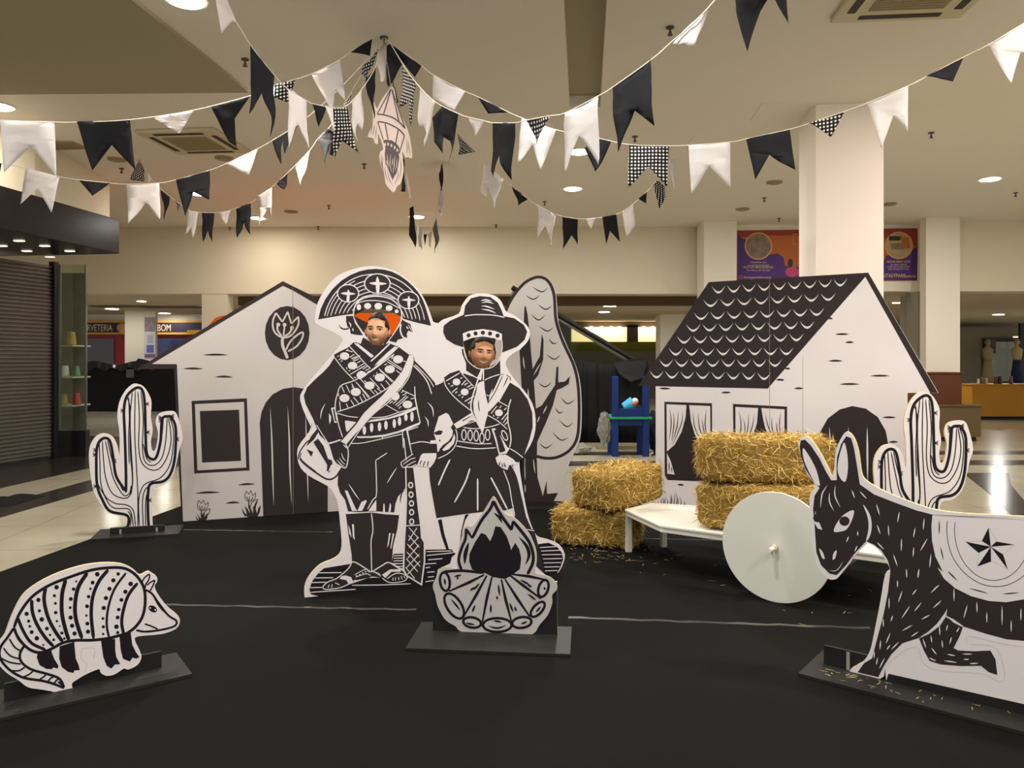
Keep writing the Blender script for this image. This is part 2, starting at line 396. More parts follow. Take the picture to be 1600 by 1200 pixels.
# ---------------------------------------------------------------- ceiling fittings
disc_m = mat('lamp_diffuser', (1, .93, .8, 1), .5, emit=(1, .90, .74, 1), es=26)
ring_m = mat('lamp_ring', srgb(225, 215, 195), .6)
def downlight(x, y, z, watts, col, label, r=.13, area=False, grp='round ceiling downlights'):
    t = thing('ceiling_downlight', (x, y, z), label, 'ceiling lamp', grp)
    bm = bmesh.new(); cyl(bm, (x, y, z-.006), r*1.25, .014, seg=28); finish('trim_ring', bm, ring_m, t)
    bm = bmesh.new(); cyl(bm, (x, y, z-.016), r, .01, seg=28); finish('diffuser', bm, disc_m, t)
    ld = bpy.data.lights.new('lamp', 'AREA'); ld.shape = 'DISK'; ld.size = .34 if area else r*2; ld.energy = watts; ld.color = col
    lo = bpy.data.objects.new('lamp_light', ld); COL.objects.link(lo); lo.parent = t; lo.location = (0, 0, -.03)
LD = [(1547, 279, 'far right by the right edge of the view'), (895, 294, 'straight over the middle, in front of the far wall'), (905, 236, 'right of the hanging lantern, seen between two white flags'),
      (651, 338, 'close to the far wall above the centre'), (403, 340, 'close to the far wall left of the centre'), (312, 302, 'behind a black flag left of the centre'),
      (-3, 165, 'cut by the left edge of the view'), (290, -2, 'at the top left beside the grey ceiling panel'), (436, 142, 'half hidden behind a checked flag left of the hub')]
for px, py, lab in LD:
    p = cpt(px, py); downlight(p.x, p.y, CEIL, 20 if p.y > 13 else 26 if p.x < -5 else 76, NEUT if px > 500 else WARM, 'round glowing ceiling downlight '+lab)
for i, (x, y, z, wt, c, wh) in enumerate(LAMPS):
    downlight(x, y, z-(.03 if x < -2.6 and y < 7.6 else 0), wt, c, 'unseen round ceiling downlight outside the picture, %s of the viewer' % wh, .17, True, 'downlights over the viewer')
acm = mat('cassette_plastic', srgb(206, 196, 164), .6); acd = mat('cassette_slot', srgb(58, 50, 40), .7); acg = mat('cassette_grille', srgb(160, 146, 112), .7)
def cassette(x, y, label, s=.98):
    t = thing('air_conditioner', (x, y, CEIL), label, 'air conditioner', 'ceiling cassette air conditioners')
    R = Matrix.Rotation(ROT, 4, 'Z'); at_ = lambda a, b, z: Vector((x, y, z))+R.to_3x3() @ Vector((a, b, 0))
    bm = bmesh.new(); box(bm, (x, y, CEIL-.022), (s, s, .04), rz=ROT); finish('housing', bm, acm, t, bevel=.01)
    bm = bmesh.new(); box(bm, at_(0, 0, CEIL-.045), (s*.56, s*.56, .012), rz=ROT)
    for k in range(14): box(bm, at_(0, (-.26+k*.04)*s, CEIL-.053), (s*.54, .012, .008), rz=ROT)
    finish('intake_grille', bm, acg, t)
    for a, b, sx, sy in ((0, .4, .62, .06), (0, -.4, .62, .06), (.4, 0, .06, .62), (-.4, 0, .06, .62)):
        bm = bmesh.new(); box(bm, at_(a*s, b*s, CEIL-.043), (sx*s, sy*s, .01), rz=ROT); finish('air_slot', bm, acd, t)
cassette(-3.92, 9.42, 'square beige ceiling air conditioner above the left house')
cassette(2.97, 5.52, 'square beige ceiling air conditioner cut by the top edge of the view')
sp_m = mat('sprinkler_metal', srgb(92, 84, 74), .5, metal=.5)
for px, py, lab in [(383, 92, 'above the large black flag at the left'), (1047, 42, 'beside the small white pennant at the top'), (992, 213, 'just above the checked swallowtail flag'), (1455, 207, 'right of the thick column'),
               (190, 263, 'left, under the big black flag'), (569, 256, 'left of the hanging lantern'), (851, 315, 'over the smallest string of flags'), (514, 321, 'near the far wall left of the lantern'),
               (497, 354, 'against the far wall at the left'), (775, 351, 'against the far wall at the centre'), (1194, 309, 'left of the thick column, far back'), (1587, 301, 'at the far right edge'), (1217, 341, 'above the purple banner'), (359, 355, 'against the far wall behind the small flags')]:
    p = cpt(px, py); t = bmesh.new(); k = 1.0
    cyl(t, p+Vector((0, 0, -.006)), .034, .01, seg=14); cyl(t, p+Vector((0, 0, -.035)), .009, .055, seg=8); cyl(t, p+Vector((0, 0, -.066)), .022, .004, seg=12); box(t, p+Vector((0, 0, -.053)), (.028, .005, .025))
    tag(finish('fire_sprinkler', t, sp_m), 'small ceiling fire sprinkler '+lab, 'sprinkler', 'ceiling fire sprinklers')
for px, py, lab in [(455, 330, 'left, near the far wall'), (1390, 318, 'right of the thick column'), (1210, 284, 'under the black flag on the right string'), (1160, 326, 'left of the thick column, far back'), (183, 248, 'at the far left'), (350, 246, 'beside the left air conditioner')]:
    p = cpt(px, py); t = bmesh.new(); cyl(t, p+Vector((0, 0, -.01)), .12, .02, seg=20); cyl(t, p+Vector((0, 0, -.026)), .085, .014, seg=20)
    tag(finish('ceiling_speaker', t, mat('speaker_plate', srgb(160, 146, 120), .7)), 'round flat ceiling speaker plate '+lab, 'ceiling speaker', 'flat round ceiling plates')
t = bmesh.new(); p = cpt(100, 226); box(t, p-Vector((0, 0, .01)), (.42, .3, .02), rz=ROT)
for k in range(6): box(t, p+Vector((0, -.12+.048*k, -.024)), (.38, .02, .01), rz=ROT)
tag(finish('air_vent', t, acg), 'small square slatted vent in the ceiling at the far left', 'vent')
t = bmesh.new(); p = cpt(1225, 174); box(t, p-Vector((0, 0, .003)), (.6, .6, .006), rz=ROT)
tag(finish('access_hatch', t, ceil_m), 'flush square ceiling hatch left of the thick column', 'hatch')
# ---------------------------------------------------------------- text helper
def text(name, s, loc, size, m, parent, rz=0, align='LEFT', ext=.002, sx=1.0):
    cu = bpy.data.curves.new(name, 'FONT'); cu.body = s; cu.size = size; cu.extrude = ext; cu.align_x = align
    o = bpy.data.objects.new(name, cu); COL.objects.link(o)
    bpy.context.view_layer.update()
    me = bpy.data.meshes.new_from_object(o.evaluated_get(bpy.context.evaluated_depsgraph_get()))
    bpy.data.objects.remove(o); me.materials.clear(); me.materials.append(m)
    me.transform(Matrix.Translation(Vector(loc)-parent_loc(parent)) @ Matrix.Rotation(rz, 4, 'Z') @ Matrix.Rotation(PI/2, 4, 'X') @ Matrix.Diagonal((sx, 1, 1, 1)))
    o = bpy.data.objects.new(name, me); link(o, parent); return o
# ---------------------------------------------------------------- beyond the left opening: ice cream shop
YS = 24.0
purple = mat('sign_purple', srgb(46, 30, 62), .5); yel = mat('sign_yellow', srgb(214, 160, 50), .5); redp = mat('shop_red', srgb(140, 28, 36), .5); darkglass = mat('dark_window', srgb(40, 36, 38), .15, .6)
cream = mat('sign_letters', srgb(226, 206, 160), .6)
ic = thing('ice_cream_shop', (X_(150, YS), YS, 0), 'red ice cream shop front with purple sign and yellow stripes beyond the left opening', 'shop front')
def flat(name, x0, x1, y0, y1, d, m, par, th=.06, yy=0):
    bm = bmesh.new(); xa, xb, za, zb = X_(x0, d), X_(x1, d), Z_(y1, d), Z_(y0, d)
    box(bm, ((xa+xb)/2, d+th/2+yy, (za+zb)/2), (xb-xa, th, zb-za)); return finish(name, bm, m, par)
flat('sign_board', 60, 345, 502, 522, YS, purple, ic, .1); flat('sign_stripe', 60, 345, 519.5, 522.5, YS-.02, yel, ic, .05); flat('sign_stripe', 60, 345, 501, 504, YS-.02, yel, ic, .05)
flat('shop_wall', 60, 345, 522, 634, YS+.1, redp, ic, .1); flat('window_pane', 128, 178, 529, 625, YS+.06, darkglass, ic, .03); flat('window_pane', 244, 345, 529, 625, YS+.06, mat('blue_window', srgb(34, 44, 84), .15, .6), ic, .03)
flat('upper_panel', 60, 345, 486, 501, YS+.2, wall_w, ic, .1)
text('lettering', 'SORVETERIA', (X_(124.5, YS), YS-.02, Z_(517.2, YS)), .30, cream, ic, sx=.62)
text('lettering', 'BOM', (X_(246, YS), YS-.02, Z_(517.2, YS)), .30, cream, ic, sx=.68)
bm = bmesh.new(); bmesh.ops.create_uvsphere(bm, u_segments=14, v_segments=8, radius=.15, matrix=Matrix.Translation(at(190, 512, YS-.08)) @ Matrix.Diagonal((1, .4, 1, 1))); cyl(bm, at(190, 517, YS-.1), .09, .14, seg=12, r2=.03); finish('sign_emblem', bm, mat('emblem_gold', srgb(190, 150, 90), .6), ic)
wallbox('wall_far_column', X_(195, 22.5), X_(243, 22.5), 22.5, 22.62, 0, 2.9, wall_w)
po = thing('column_poster', tuple(at(234, 558, 22.46)), 'narrow white poster with violet blocks on the far white column', 'poster')
flat('sheet', 225, 243, 495, 558, 22.47, mat('poster_white', srgb(214, 208, 214), .6), po, .02)
flat('picture_block', 226, 242, 496, 518, 22.46, mat('poster_photo', srgb(150, 130, 140), .6, var=.6, vscale=9), po, .02)
flat('text_block', 229, 240, 539, 551, 22.46, mat('poster_violet', srgb(104, 110, 176), .6), po, .02)
flat('foot_block', 226, 242, 553, 558, 22.46, mat('poster_violet2', srgb(126, 90, 150), .6), po, .02)
for k in range(5): flat('text_line', 230, 239, 524+k*2.6, 525.2+k*2.6, 22.46, mat('poster_grey', srgb(150, 146, 160), .6), po, .02)
cloth_b = mat('black_cloth', srgb(22, 22, 22), .8, .2)
bar = thing('black_cloth_barrier', (X_(200, 21.5), 21.5, 0), 'long waist high barrier wrapped in black plastic cloth beyond the left opening', 'barrier')
flat('cloth_panel', 131, 330, 574, 643, 21.5, cloth_b, bar, .12)
bm = bmesh.new(); N = 30; R0 = []; R1 = []
for i in range(N+1):
    px = 131+i*3.7; p = at(px, 577+3*math.sin(i*.9), 21.42); q = at(px, 567-3*math.sin(i*.35)-(4 if i > 22 else 0), 21.5+.05*math.sin(i*2))
    R0.append(bm.verts.new(p)); R1.append(bm.verts.new(q))
for i in range(N): bm.faces.new((R0[i], R0[i+1], R1[i+1], R1[i]))
finish('folded_hem', bm, mat('black_plastic', srgb(30, 30, 30), .3, .5), bar, smooth=True)
flat('grey_tag', 197, 209, 577, 590, 21.4, mat('grey_tag', srgb(80, 78, 72), .7), bar, .03)
lowlamp = [(175, 482, 'left, over the ice cream shop'), (257, 489, 'right, over the ice cream shop'), (944, 487, 'seen past the tree cutout'), (953, 477.5, 'seen past the tree cutout, nearer'), (1560, 491, 'at the right, over the wooden counters')]
for px, py, lab in lowlamp:
    p = cpt(px, py, 2.9); downlight(p.x, p.y, 2.9, 70 if px > 1500 else 9, NEUT, 'small bright downlight in the low ceiling '+lab, .16, False, 'downlights of the low ceiling')
for x, y, lab in ((-5.0, 20.0, 'hidden behind the couple cutout hat'), (-2.0, 20.0, 'hidden behind the couple cutout'), (5.3, 20.0, 'hidden behind the right pillar'), (-9.0, 18.5, 'just past the left opening'), (9.6, 19.0, 'over the yellow counter')):
    downlight(x, y, 2.9, 45, NEUT, 'added round downlight in the low ceiling '+lab, .1, False, 'downlights of the low ceiling')  # extra lamps added to brighten the dim area beyond the openings
for px, py, sd in ((270, 479, 'right'), (190, 478, 'left')):
    p = cpt(px, py, 2.9); t = bmesh.new(); box(t, p-Vector((0, 0, .02)), (1.5, .5, .03)); tag(finish('ceiling_grille', t, mat('grille_brown', srgb(110, 96, 76), .7)), 'flat brown grille in the low ceiling over the ice cream shop, %s one' % sd, 'vent', 'low ceiling grilles')
# orange play tent behind the left house
orange = mat('orange_canvas', srgb(250, 104, 14), .75, .2, trans=0, emit=None)
tent = thing('play_tent', (-2.9, 12.5, 0), 'bright orange play tent showing behind the left house and through the face hole', 'tent')
bm = bmesh.new(); D = 12.5
ox = [(303, 523), (322, 513), (336, 497), (348, 493), (480, 492), (560, 489), (640, 490), (655, 520), (660, 532)]
top = [at(px, py, D) for px, py in ox]; n = len(top)
fr = [bm.verts.new(p) for p in top]; bk = [bm.verts.new(p+Vector((0, .8, -.1))) for p in top]
bf = [bm.verts.new(Vector((p.x, p.y, 1.86 if i not in (0, n-1) else p.z-.01))) for i, p in enumerate(top)]
for i in range(n-1):
    bm.faces.new((fr[i], fr[i+1], bk[i+1], bk[i])); bm.faces.new((bf[i], bf[i+1], fr[i+1], fr[i]))
finish('roof_canvas', bm, orange, tent)
for px in (318, 420, 540, 650):
    bm = bmesh.new(); cyl(bm, (X_(px, D), D+.2, .93), .035, 1.86, seg=12); finish('pole', bm, mat('tent_pole', srgb(200, 150, 40), .5), tent)
bm = bmesh.new(); box(bm, (X_(310, D)+.05, D-.05, Z_(519, D)), (.35, .2, .06)); finish('corner_trim', bm, yel, tent)

# ---------------------------------------------------------------- beyond the middle opening
litm = mat('lit_shop_window', (1, .8, .45, 1), .5, emit=(1, .72, .36, 1), es=.95)
olive = mat('olive_hoarding', srgb(112, 112, 44), .8, .1)
shopf = thing('far_shop', (X_(970, 29), 29, 0), 'far shop with warm lit windows above an olive green hoarding', 'shop front')
flat('lintel', 860, 1130, 502, 511, 29, beam_m, shopf, .15); flat('hoarding', 860, 1130, 534, 560, 28.9, olive, shopf, .1)
flat('hoarding_lower', 860, 1130, 549, 640, 28.7, mat('hoarding_grey', srgb(120, 110, 98), .8), shopf, .1)
flat('lit_window', 893, 980, 511, 534, 29.1, litm, shopf, .05); flat('lit_window', 997, 1036, 511, 534, 29.1, litm, shopf, .05); flat('mullion', 980, 997, 508, 534, 29, mat('dark_brown', srgb(54, 40, 28), .6), shopf, .2)
for px in (924, 940, 955, 968, 1006, 1020):
    bm = bmesh.new(); bmesh.ops.create_uvsphere(bm, u_segments=10, v_segments=6, radius=.12, matrix=Matrix.Translation(at(px, 515, 28.95))); finish('shop_bulb', bm, mat('bulb', (1, .9, .7, 1), .5, emit=(1, .9, .65, 1), es=8), shopf)
wallbox('wall_middle_column', X_(1032, 24), X_(1071, 24), 24, 24.8, 0, 2.9, wall_w)
# escalator with glass side and black cloth below
esc = thing('escalator', (1.6, 13.4, 0), 'escalator side with black handrail and glass, seen between tree and right house', 'escalator')
YE = 13.3
r0 = at(800, 449, YE); r1 = at(1015, 577, YE)
bm = bmesh.new(); tube(bm, [r0, r1, r1+Vector((.25, 0, -.08)), r1+Vector((.3, 0, -.35))], .045, 10); finish('handrail', bm, mat('rubber_black', srgb(30, 28, 26), .4), esc)
bm = bmesh.new(); off = Vector((0, 0, -.11)); a = r0+off; b_ = r1+off
f = [a, b_, Vector((b_.x, YE, 1.0)), Vector((a.x, YE, 1.0))]
V = [bm.verts.new(p+Vector((0, dy, 0))) for dy in (0, .02) for p in f]
for q in ((0, 1, 2, 3), (7, 6, 5, 4), (0, 4, 5, 1), (1, 5, 6, 2), (2, 6, 7, 3), (3, 7, 4, 0)): bm.faces.new([V[k] for k in q])
finish('glass_side', bm, mat('green_glass', srgb(206, 224, 212), .05, .5, trans=1.0, ior=1.2), esc)
bm = bmesh.new(); tube(bm, [r0+Vector((0, 0, -.075)), r1+Vector((0, 0, -.075))], .022, 8); finish('rail_trim', bm, mat('alu', srgb(170, 168, 156), .35, metal=.6), esc)
bm = bmesh.new(); tube(bm, [r1+Vector((.16, 0, -.1)), Vector((r1.x+.16, YE, .1))], .05, 8); finish('newel', bm, mat('alu_green', srgb(120, 130, 110), .4), esc)
bm = bmesh.new(); box(bm, ((a.x+b_.x)/2, YE+.03, .5), (b_.x-a.x, .04, 1.0)); finish('skirt_panel', bm, shopblack, esc)
drape = bmesh.new(); N = 60; rowsz = [0.02, .4, .8, 1.2, Z_(565, 13.2)]
x0, x1 = X_(815, 13.2), X_(1012, 13.2); G = []
for z in rowsz:
    r = []
    for i in range(N+1):
        x = x0+(x1-x0)*i/N; am = .02+.03*(1-z/1.5)
        r.append(drape.verts.new((x, 13.15+am*math.sin(i*.7)+am*.6*math.sin(i*1.9+1), z-(.05*math.sin(i*.2) if z > 1.3 else 0))))
    G.append(r)
for j in range(len(G)-1):
    for i in range(N): drape.faces.new((G[j][i], G[j][i+1], G[j+1][i+1], G[j+1][i]))
dr = thing('black_drape', (1.6, 13.15, 0), 'black cloth hung on the escalator glass side behind the blue chair', 'drape')
o = finish('cloth', drape, cloth_b, dr, smooth=True)
md = o.modifiers.new('s', 'SOLIDIFY'); md.thickness = .006
bm = bmesh.new(); fold = [at(957, 567, 13.05), at(1010, 563, 13.05), at(1005, 590, 13.0), at(985, 597, 12.95), at(968, 585, 13.0)]
V = [bm.verts.new(p) for p in fold]; bm.faces.new(V)
md = finish('loose_fold', bm, mat('black_cloth_light', srgb(38, 38, 38), .8, .2), dr).modifiers.new('s', 'SOLIDIFY'); md.thickness = .02
bm = bmesh.new(); box(bm, ((X_(800, 12.6)+X_(1030, 12.6))/2+.3, 12.75, .03), (4.5, .5, .06)); tag(finish('floor_plate', bm, mat('plate_steel', srgb(150, 140, 112), .3, .5)), 'pale metal floor strip at the foot of the black drape', 'floor plate')
# ---------------------------------------------------------------- blue chair with toys
blue = mat('blue_paint', srgb(20, 48, 108), .45, .3); green = mat('green_paint', srgb(30, 140, 90), .45)
YC = 11.67
ch = thing('blue_chair', (X_(986, YC), YC, 0), 'oversized blue wooden chair with a green seat edge behind the hay', 'chair')
xa, xb = X_(961, YC), X_(1009, YC)
for x, nme in ((xa, 'leg'), (xb, 'leg')):
    bm = bmesh.new(); box(bm, (x, YC, (1.5-28*YC/FOC)/2), (.095, .09, 1.5-28*YC/FOC)); finish('rear_post', bm, blue, ch, bevel=.006)
    bm = bmesh.new(); box(bm, (x, YC+.52, .28), (.095, .09, .56)); finish('leg', bm, blue, ch, bevel=.006)
bm = bmesh.new(); box(bm, ((xa+xb)/2, YC+.26, Z_(653, YC)), (.64, .68, .035)); finish('seat', bm, green, ch, bevel=.006)
bm = bmesh.new(); box(bm, ((xa+xb)/2, YC, Z_(645, YC)), (.42, .05, .13)); finish('back_rail', bm, blue, ch, bevel=.004)
bm = bmesh.new(); box(bm, ((xa+xb)/2, YC, Z_(660, YC)), (.42, .05, .10)); finish('apron', bm, blue, ch, bevel=.004)
bm = bmesh.new(); box(bm, ((xa+xb)/2, YC+.52, Z_(660, YC)), (.42, .05, .10)); finish('apron', bm, blue, ch, bevel=.004)
sz = Z_(653, YC)+.0175
pail = thing('toy_pail', (X_(984, YC), YC+.2, sz), 'small light blue toy pail tipped over on the blue chair', 'pail')
bm = bmesh.new(); R = Matrix.Rotation(math.radians(62), 4, 'Y'); cyl(bm, Vector((X_(984, YC), YC+.14, sz+.17)), .07, .17, seg=20, r2=.1, rot=R); finish('bucket', bm, mat('cyan', srgb(70, 180, 225), .4), pail, bevel=.004)
bm = bmesh.new(); bmesh.ops.create_icosphere(bm, subdivisions=2, radius=.055, matrix=Matrix.Translation((X_(994, YC), YC+.12, sz+.23))); finish('toy_body', bm, mat('toywhite', srgb(230, 226, 220), .5), pail, smooth=True)
bm = bmesh.new(); bmesh.ops.create_icosphere(bm, subdivisions=2, radius=.04, matrix=Matrix.Translation((X_(992, YC), YC+.06, sz+.2))); finish('toy_patch', bm, mat('toyorange', srgb(230, 110, 70), .5), pail, smooth=True)
bm = bmesh.new(); bmesh.ops.create_icosphere(bm, subdivisions=3, radius=.1, matrix=Matrix.Translation((X_(996, YC), YC+.3, sz+.085)) @ Matrix.Diagonal((1.6, 1.1, .85, 1)))
tag(finish('black_plush', bm, mat('plush_black', srgb(20, 19, 20), .95), smooth=True), 'black plush heap behind the toy pail on the blue chair', 'plush toy')
bagm = mat('clear_plastic', srgb(190, 190, 180), .15, .6, trans=.6, ior=1.2)
def crumple(name, c, s, m, seed, label, cat):
    bm = bmesh.new(); bmesh.ops.create_icosphere(bm, subdivisions=4, radius=1)
    for v in bm.verts:
        k = 1+.35*noise.noise(v.co*2.2+Vector((seed, 0, 0)))+.18*noise.noise(v.co*6+Vector((0, seed, 0)))
        v.co = Vector(c)+Vector((v.co.x*s[0], v.co.y*s[1], v.co.z*s[2]))*k
        if v.co.z < .004 and c[2] < .3: v.co.z = .004
    return tag(finish(name, bm, m, smooth=False), label, cat)
crumple('plastic_bag', tuple(at(944, 670, YC+.1)), (.1, .07, .24), bagm, 3, 'clear crumpled plastic bag hanging beside the blue chair', 'bag')
crumple('plastic_bag', (ground(905, 709).x, ground(905, 709).y, .07), (.22, .15, .09), bagm, 8, 'clear crumpled plastic bag on the floor right of the tree cutout', 'bag')
crumple('plush_toy', (X_(1021, YC+.5), YC+.5, .33), (.09, .1, .3), mat('plush_navy', srgb(26, 28, 46), .9, var=.4, vscale=12), 5, 'dark blue plush toy just right of the blue chair leg', 'plush toy')
# ---------------------------------------------------------------- right side: banner, counters, fashion shop
YP = 15.36
ban = thing('wall_banner', tuple(at(1293, 438, YP)), 'orange and purple advertising banner on the upper wall behind the thick column', 'banner')
b = Board((X_(1152, YP), YP), (X_(1434, YP), YP))
bmats = [mat('banner_orange', srgb(182, 96, 42), .6), mat('banner_purple', srgb(78, 42, 118), .6), mat('banner_red', srgb(142, 54, 40), .6), wall_w, wall_w, mat('banner_gold', srgb(218, 160, 90), .6), mat('banner_photo', srgb(130, 112, 92), .6, var=.8, vscale=9), mat('banner_photo2', srgb(176, 150, 110), .6, var=.3, vscale=7), mat('banner_pink', srgb(196, 70, 110), .6), mat('banner_darkgreen', srgb(44, 50, 40), .6)]
b.panel(pts('P 1152,360 1434,356.5 1433,438.5 1151,440'), th=.03, smooth=False)
b.fill('P 1152.5,360.5 1250,359.5 1434,357 1434,385 1385,372 1300,368 1240,368 1190,368 1152.5,372', 2, 1)
b.fill('P 1152.5,365 1158,372 1170,376 1185,400 1215,396 1224,402 1226,415 1240,418 1275,412 1352,424 1380,412 1384,400 1400,396 1420,394 1434,384 1433,438 1152,439', 1, 2)
b.ell('P 1185,384.5', 21.5, 21.5, 5, 3); b.ell('P 1185,384.5', 19.7, 19.7, 6, 4)
b.ell('P 1404.5,383.5', 22, 21.5, 5, 3); b.ell('P 1404.5,383.5', 20.3, 20, 7, 4)
b.fill('P 1389,369 1410,369 1405,376 1389,376', 9, 5); b.fill('P 1391,380 1412,380 1412,390 1393,390', 6, 5); b.fill('P 1406,370 1420,371 1422,388 1412,388', 0, 5); b.fill('P 1387,391 1423,391 1416,399 1393,400', 7, 6)
b.ell('P 1238,425', 11, 8, 8, 3); b.ell('P 1235,411', 4, 7, 9, 3); b.line('P 1239.5,366 1246,366', .8, mi=5, lvl=3); b.line('P 1239.5,366 1239.5,382 1246,382', .8, mi=5, lvl=3, smooth=False)
b.ell('P 1157,433', 3, 3, 8, 3); b.ell('P 1157,433', 1.9, 1.9, 1, 4)
b.done('printed_sheet', ban, bmats)
tw = mat('banner_text', srgb(222, 190, 190), .6); ty = mat('banner_text_yellow', srgb(226, 196, 110), .6)
for s, px, py, sz_, m_ in [('Contamos com', 1185, 411, .055, tw), ('os mais de brinquedos', 1185, 415.5, .05, tw), ('MUITOS BRINQUEDOS', 1185, 419.3, .062, ty), ('Para deixar o dia mais legal', 1185, 423.3, .045, tw),
                          ('NOVA ÁREA KIDS', 1404, 410.5, .062, ty), ('um espaço especial', 1404, 414.3, .045, tw), ('criado com muito carinho', 1404, 417.8, .045, tw), ('para crianças até 3 anos', 1404, 421.3, .045, tw)]:
    text('lettering', s, at(px, py, YP-.012), sz_*1.0, m_, ban, align='CENTER', sx=.95)
text('lettering', 'fantasyparkdiversoes', at(1162, 435, YP-.012), .066, tw, ban); text('lettering', 'FANTASYPARK', at(1371, 433.5, YP-.012), .105, ty, ban, sx=.82); text('lettering', '.com.br', at(1412, 433.5, YP-.012), .08, ty, ban)
pp = thing('narrow_poster', tuple(at(1427, 560, 16.4)), 'narrow reddish poster in the gap between banner wall and right post', 'poster')
flat('sheet', 1417, 1437, 470, 600, 16.6, mat('poster_fire', srgb(140, 96, 76), .6, var=.45, vscale=3), pp, .03); flat('frame', 1408, 1441, 462, 608, 16.65, mat('poster_post', srgb(176, 166, 152), .7), pp, .05)
wood1 = mat('counter_redbrown', srgb(88, 44, 22), .5, var=.12, vscale=2); wood2 = mat('counter_greybrown', srgb(92, 74, 48), .45, var=.15, vscale=2); wood3 = mat('counter_yellow', srgb(176, 122, 26), .5, var=.1, vscale=2)
def counter(name, x0, x1, ytop, ybot, dep, m, label, base=.08):
    d = CAMZ*FOC/(ybot-HY); zt = Z_(ytop, d); xa, xb = X_(x0, d), X_(x1, d)
    t = thing(name, ((xa+xb)/2, d, 0), label, 'counter')
    bm = bmesh.new(); box(bm, ((xa+xb)/2, d+dep/2, (zt+base)/2), (xb-xa, dep, zt-base)); finish('body', bm, m, t, bevel=.006)
    bm = bmesh.new(); box(bm, ((xa+xb)/2, d+dep/2, zt+.012), (xb-xa+.05, dep+.05, .03)); finish('counter_top', bm, m, t, bevel=.005)
    bm = bmesh.new(); box(bm, ((xa+xb)/2, d+dep/2+.03, base/2), (xb-xa-.08, dep-.1, base)); finish('kick_plinth', bm, mat('kick_black', srgb(26, 24, 22), .6), t)
    return d, zt
counter('wooden_counter', 1380, 1503, 584, 687, .5, wood1, 'tall red brown wooden counter beside the right house gable')
counter('wooden_counter', 1440, 1533, 635, 690, .25, wood2, 'low grey brown wooden counter in front of the red brown one')
dY, zY = counter('wooden_counter', 1519, 1660, 602, 656, .7, wood3, 'yellow wooden counter at the right edge with small items on it')
for px, c, s_ in [(1541, (190, 190, 175), .07), (1547, (120, 80, 40), .09), (1553, (180, 170, 150), .08), (1568, (70, 40, 30), .1), (1575, (60, 40, 34), .11), (1592, (90, 60, 40), .1)]:
    bm = bmesh.new(); cyl(bm, (X_(px, dY), dY+.3, zY+.027+s_*.9), s_*.5, s_*1.8, seg=12, r2=s_*.38)
    tag(finish('small_jar', bm, mat('jar%d' % px, srgb(*c), .4), bevel=.004), 'small jar standing on the yellow counter, %s' % {1541: 'leftmost pale one', 1547: 'amber one beside the leftmost', 1553: 'second pale one', 1568: 'dark one in the middle', 1575: 'taller dark one in the middle', 1592: 'brown one near the right edge'}[px], 'jar', 'jars on the yellow counter')
fs = thing('fashion_shop', (X_(1570, 30), 30, 0), 'far clothes shop with grey wall and dark framed window at the right', 'shop front')
flat('grey_wall', 1480, 1700, 511, 665, 30, mat('greige', srgb(138, 128, 106), .85), fs, .1)
flat('window_frame', 1537, 1600, 528, 600, 29.9, mat('frame_dark', srgb(48, 46, 42), .5), fs, .06); flat('window_pane', 1541, 1594, 534, 596, 29.86, mat('window_inside', srgb(120, 124, 108), .3, emit=srgb(150, 150, 130), es=.12), fs, .03)
flat('door_post', 1594, 1602, 505, 640, 29.4, mat('frame_dark2', srgb(36, 36, 34), .5), fs, .1); flat('white_strip', 1584, 1591, 525.5, 527.5, 29.4, spot_m, fs, .05); flat('picture', 1542, 1556, 530, 552, 29.8, mat('picture_brown', srgb(90, 78, 66), .6, var=.5, vscale=4), fs, .03)
flat('display_step', 1541, 1560, 590, 597, 29.75, mat('stepw', srgb(200, 200, 190), .6), fs, .1)
def mannequin(px, dress, lab):
    d = 29.3; t = thing('shop_mannequin', (X_(px, d), d, 0), lab, 'mannequin', 'mannequins in the far clothes shop')
    def lathe(pr, m, nm):
        bm = bmesh.new(); seg = 14; rings = []
        for z, rx, ry in pr: rings.append([bm.verts.new((X_(px, d)+rx*math.cos(2*PI*k/seg), d+ry*math.sin(2*PI*k/seg), z)) for k in range(seg)])
        for i in range(len(rings)-1):
            for k in range(seg): bm.faces.new((rings[i][k], rings[i][(k+1) % seg], rings[i+1][(k+1) % seg], rings[i+1][k]))
        bm.faces.new(rings[-1]); bm.faces.new(list(reversed(rings[0]))); finish(nm, bm, m, t, smooth=True)
    lathe([(0.0, .2, .2), (.04, .2, .2), (.05, .03, .03), (.6, .03, .03)], shopblack, 'stand')
    lathe([(.55, .2, .14), (.9, .22, .15), (1.2, .17, .12), (1.45, .15, .1)], dress[0], 'skirt')
    lathe([(1.44, .15, .1), (1.6, .18, .12), (1.85, .22, .12), (1.93, .1, .07), (2.0, .05, .05), (2.05, .09, .1), (2.15, .1, .11), (2.25, .05, .06)], dress[1], 'torso')
mannequin(1543, (mat('mq_beige', srgb(150, 130, 92), .8), mat('mq_beige2', srgb(160, 140, 100), .8)), 'mannequin in a beige dress behind the far shop window, left one')
mannequin(1589, (mat('mq_navy', srgb(30, 40, 70), .8), mat('mq_gold', srgb(190, 164, 110), .8)), 'mannequin with navy skirt behind the far shop window, right one')
CROPS['R'] = (1000, 740, 8.571)
screw_m = mat('bracket_metal', srgb(190, 186, 172), .35, metal=.6)
def board_thing(name, b, label, cat):
    return thing(name, tuple(b.p0+b.u*(b.len/2)+Vector((0, 0, .008))), label, cat)
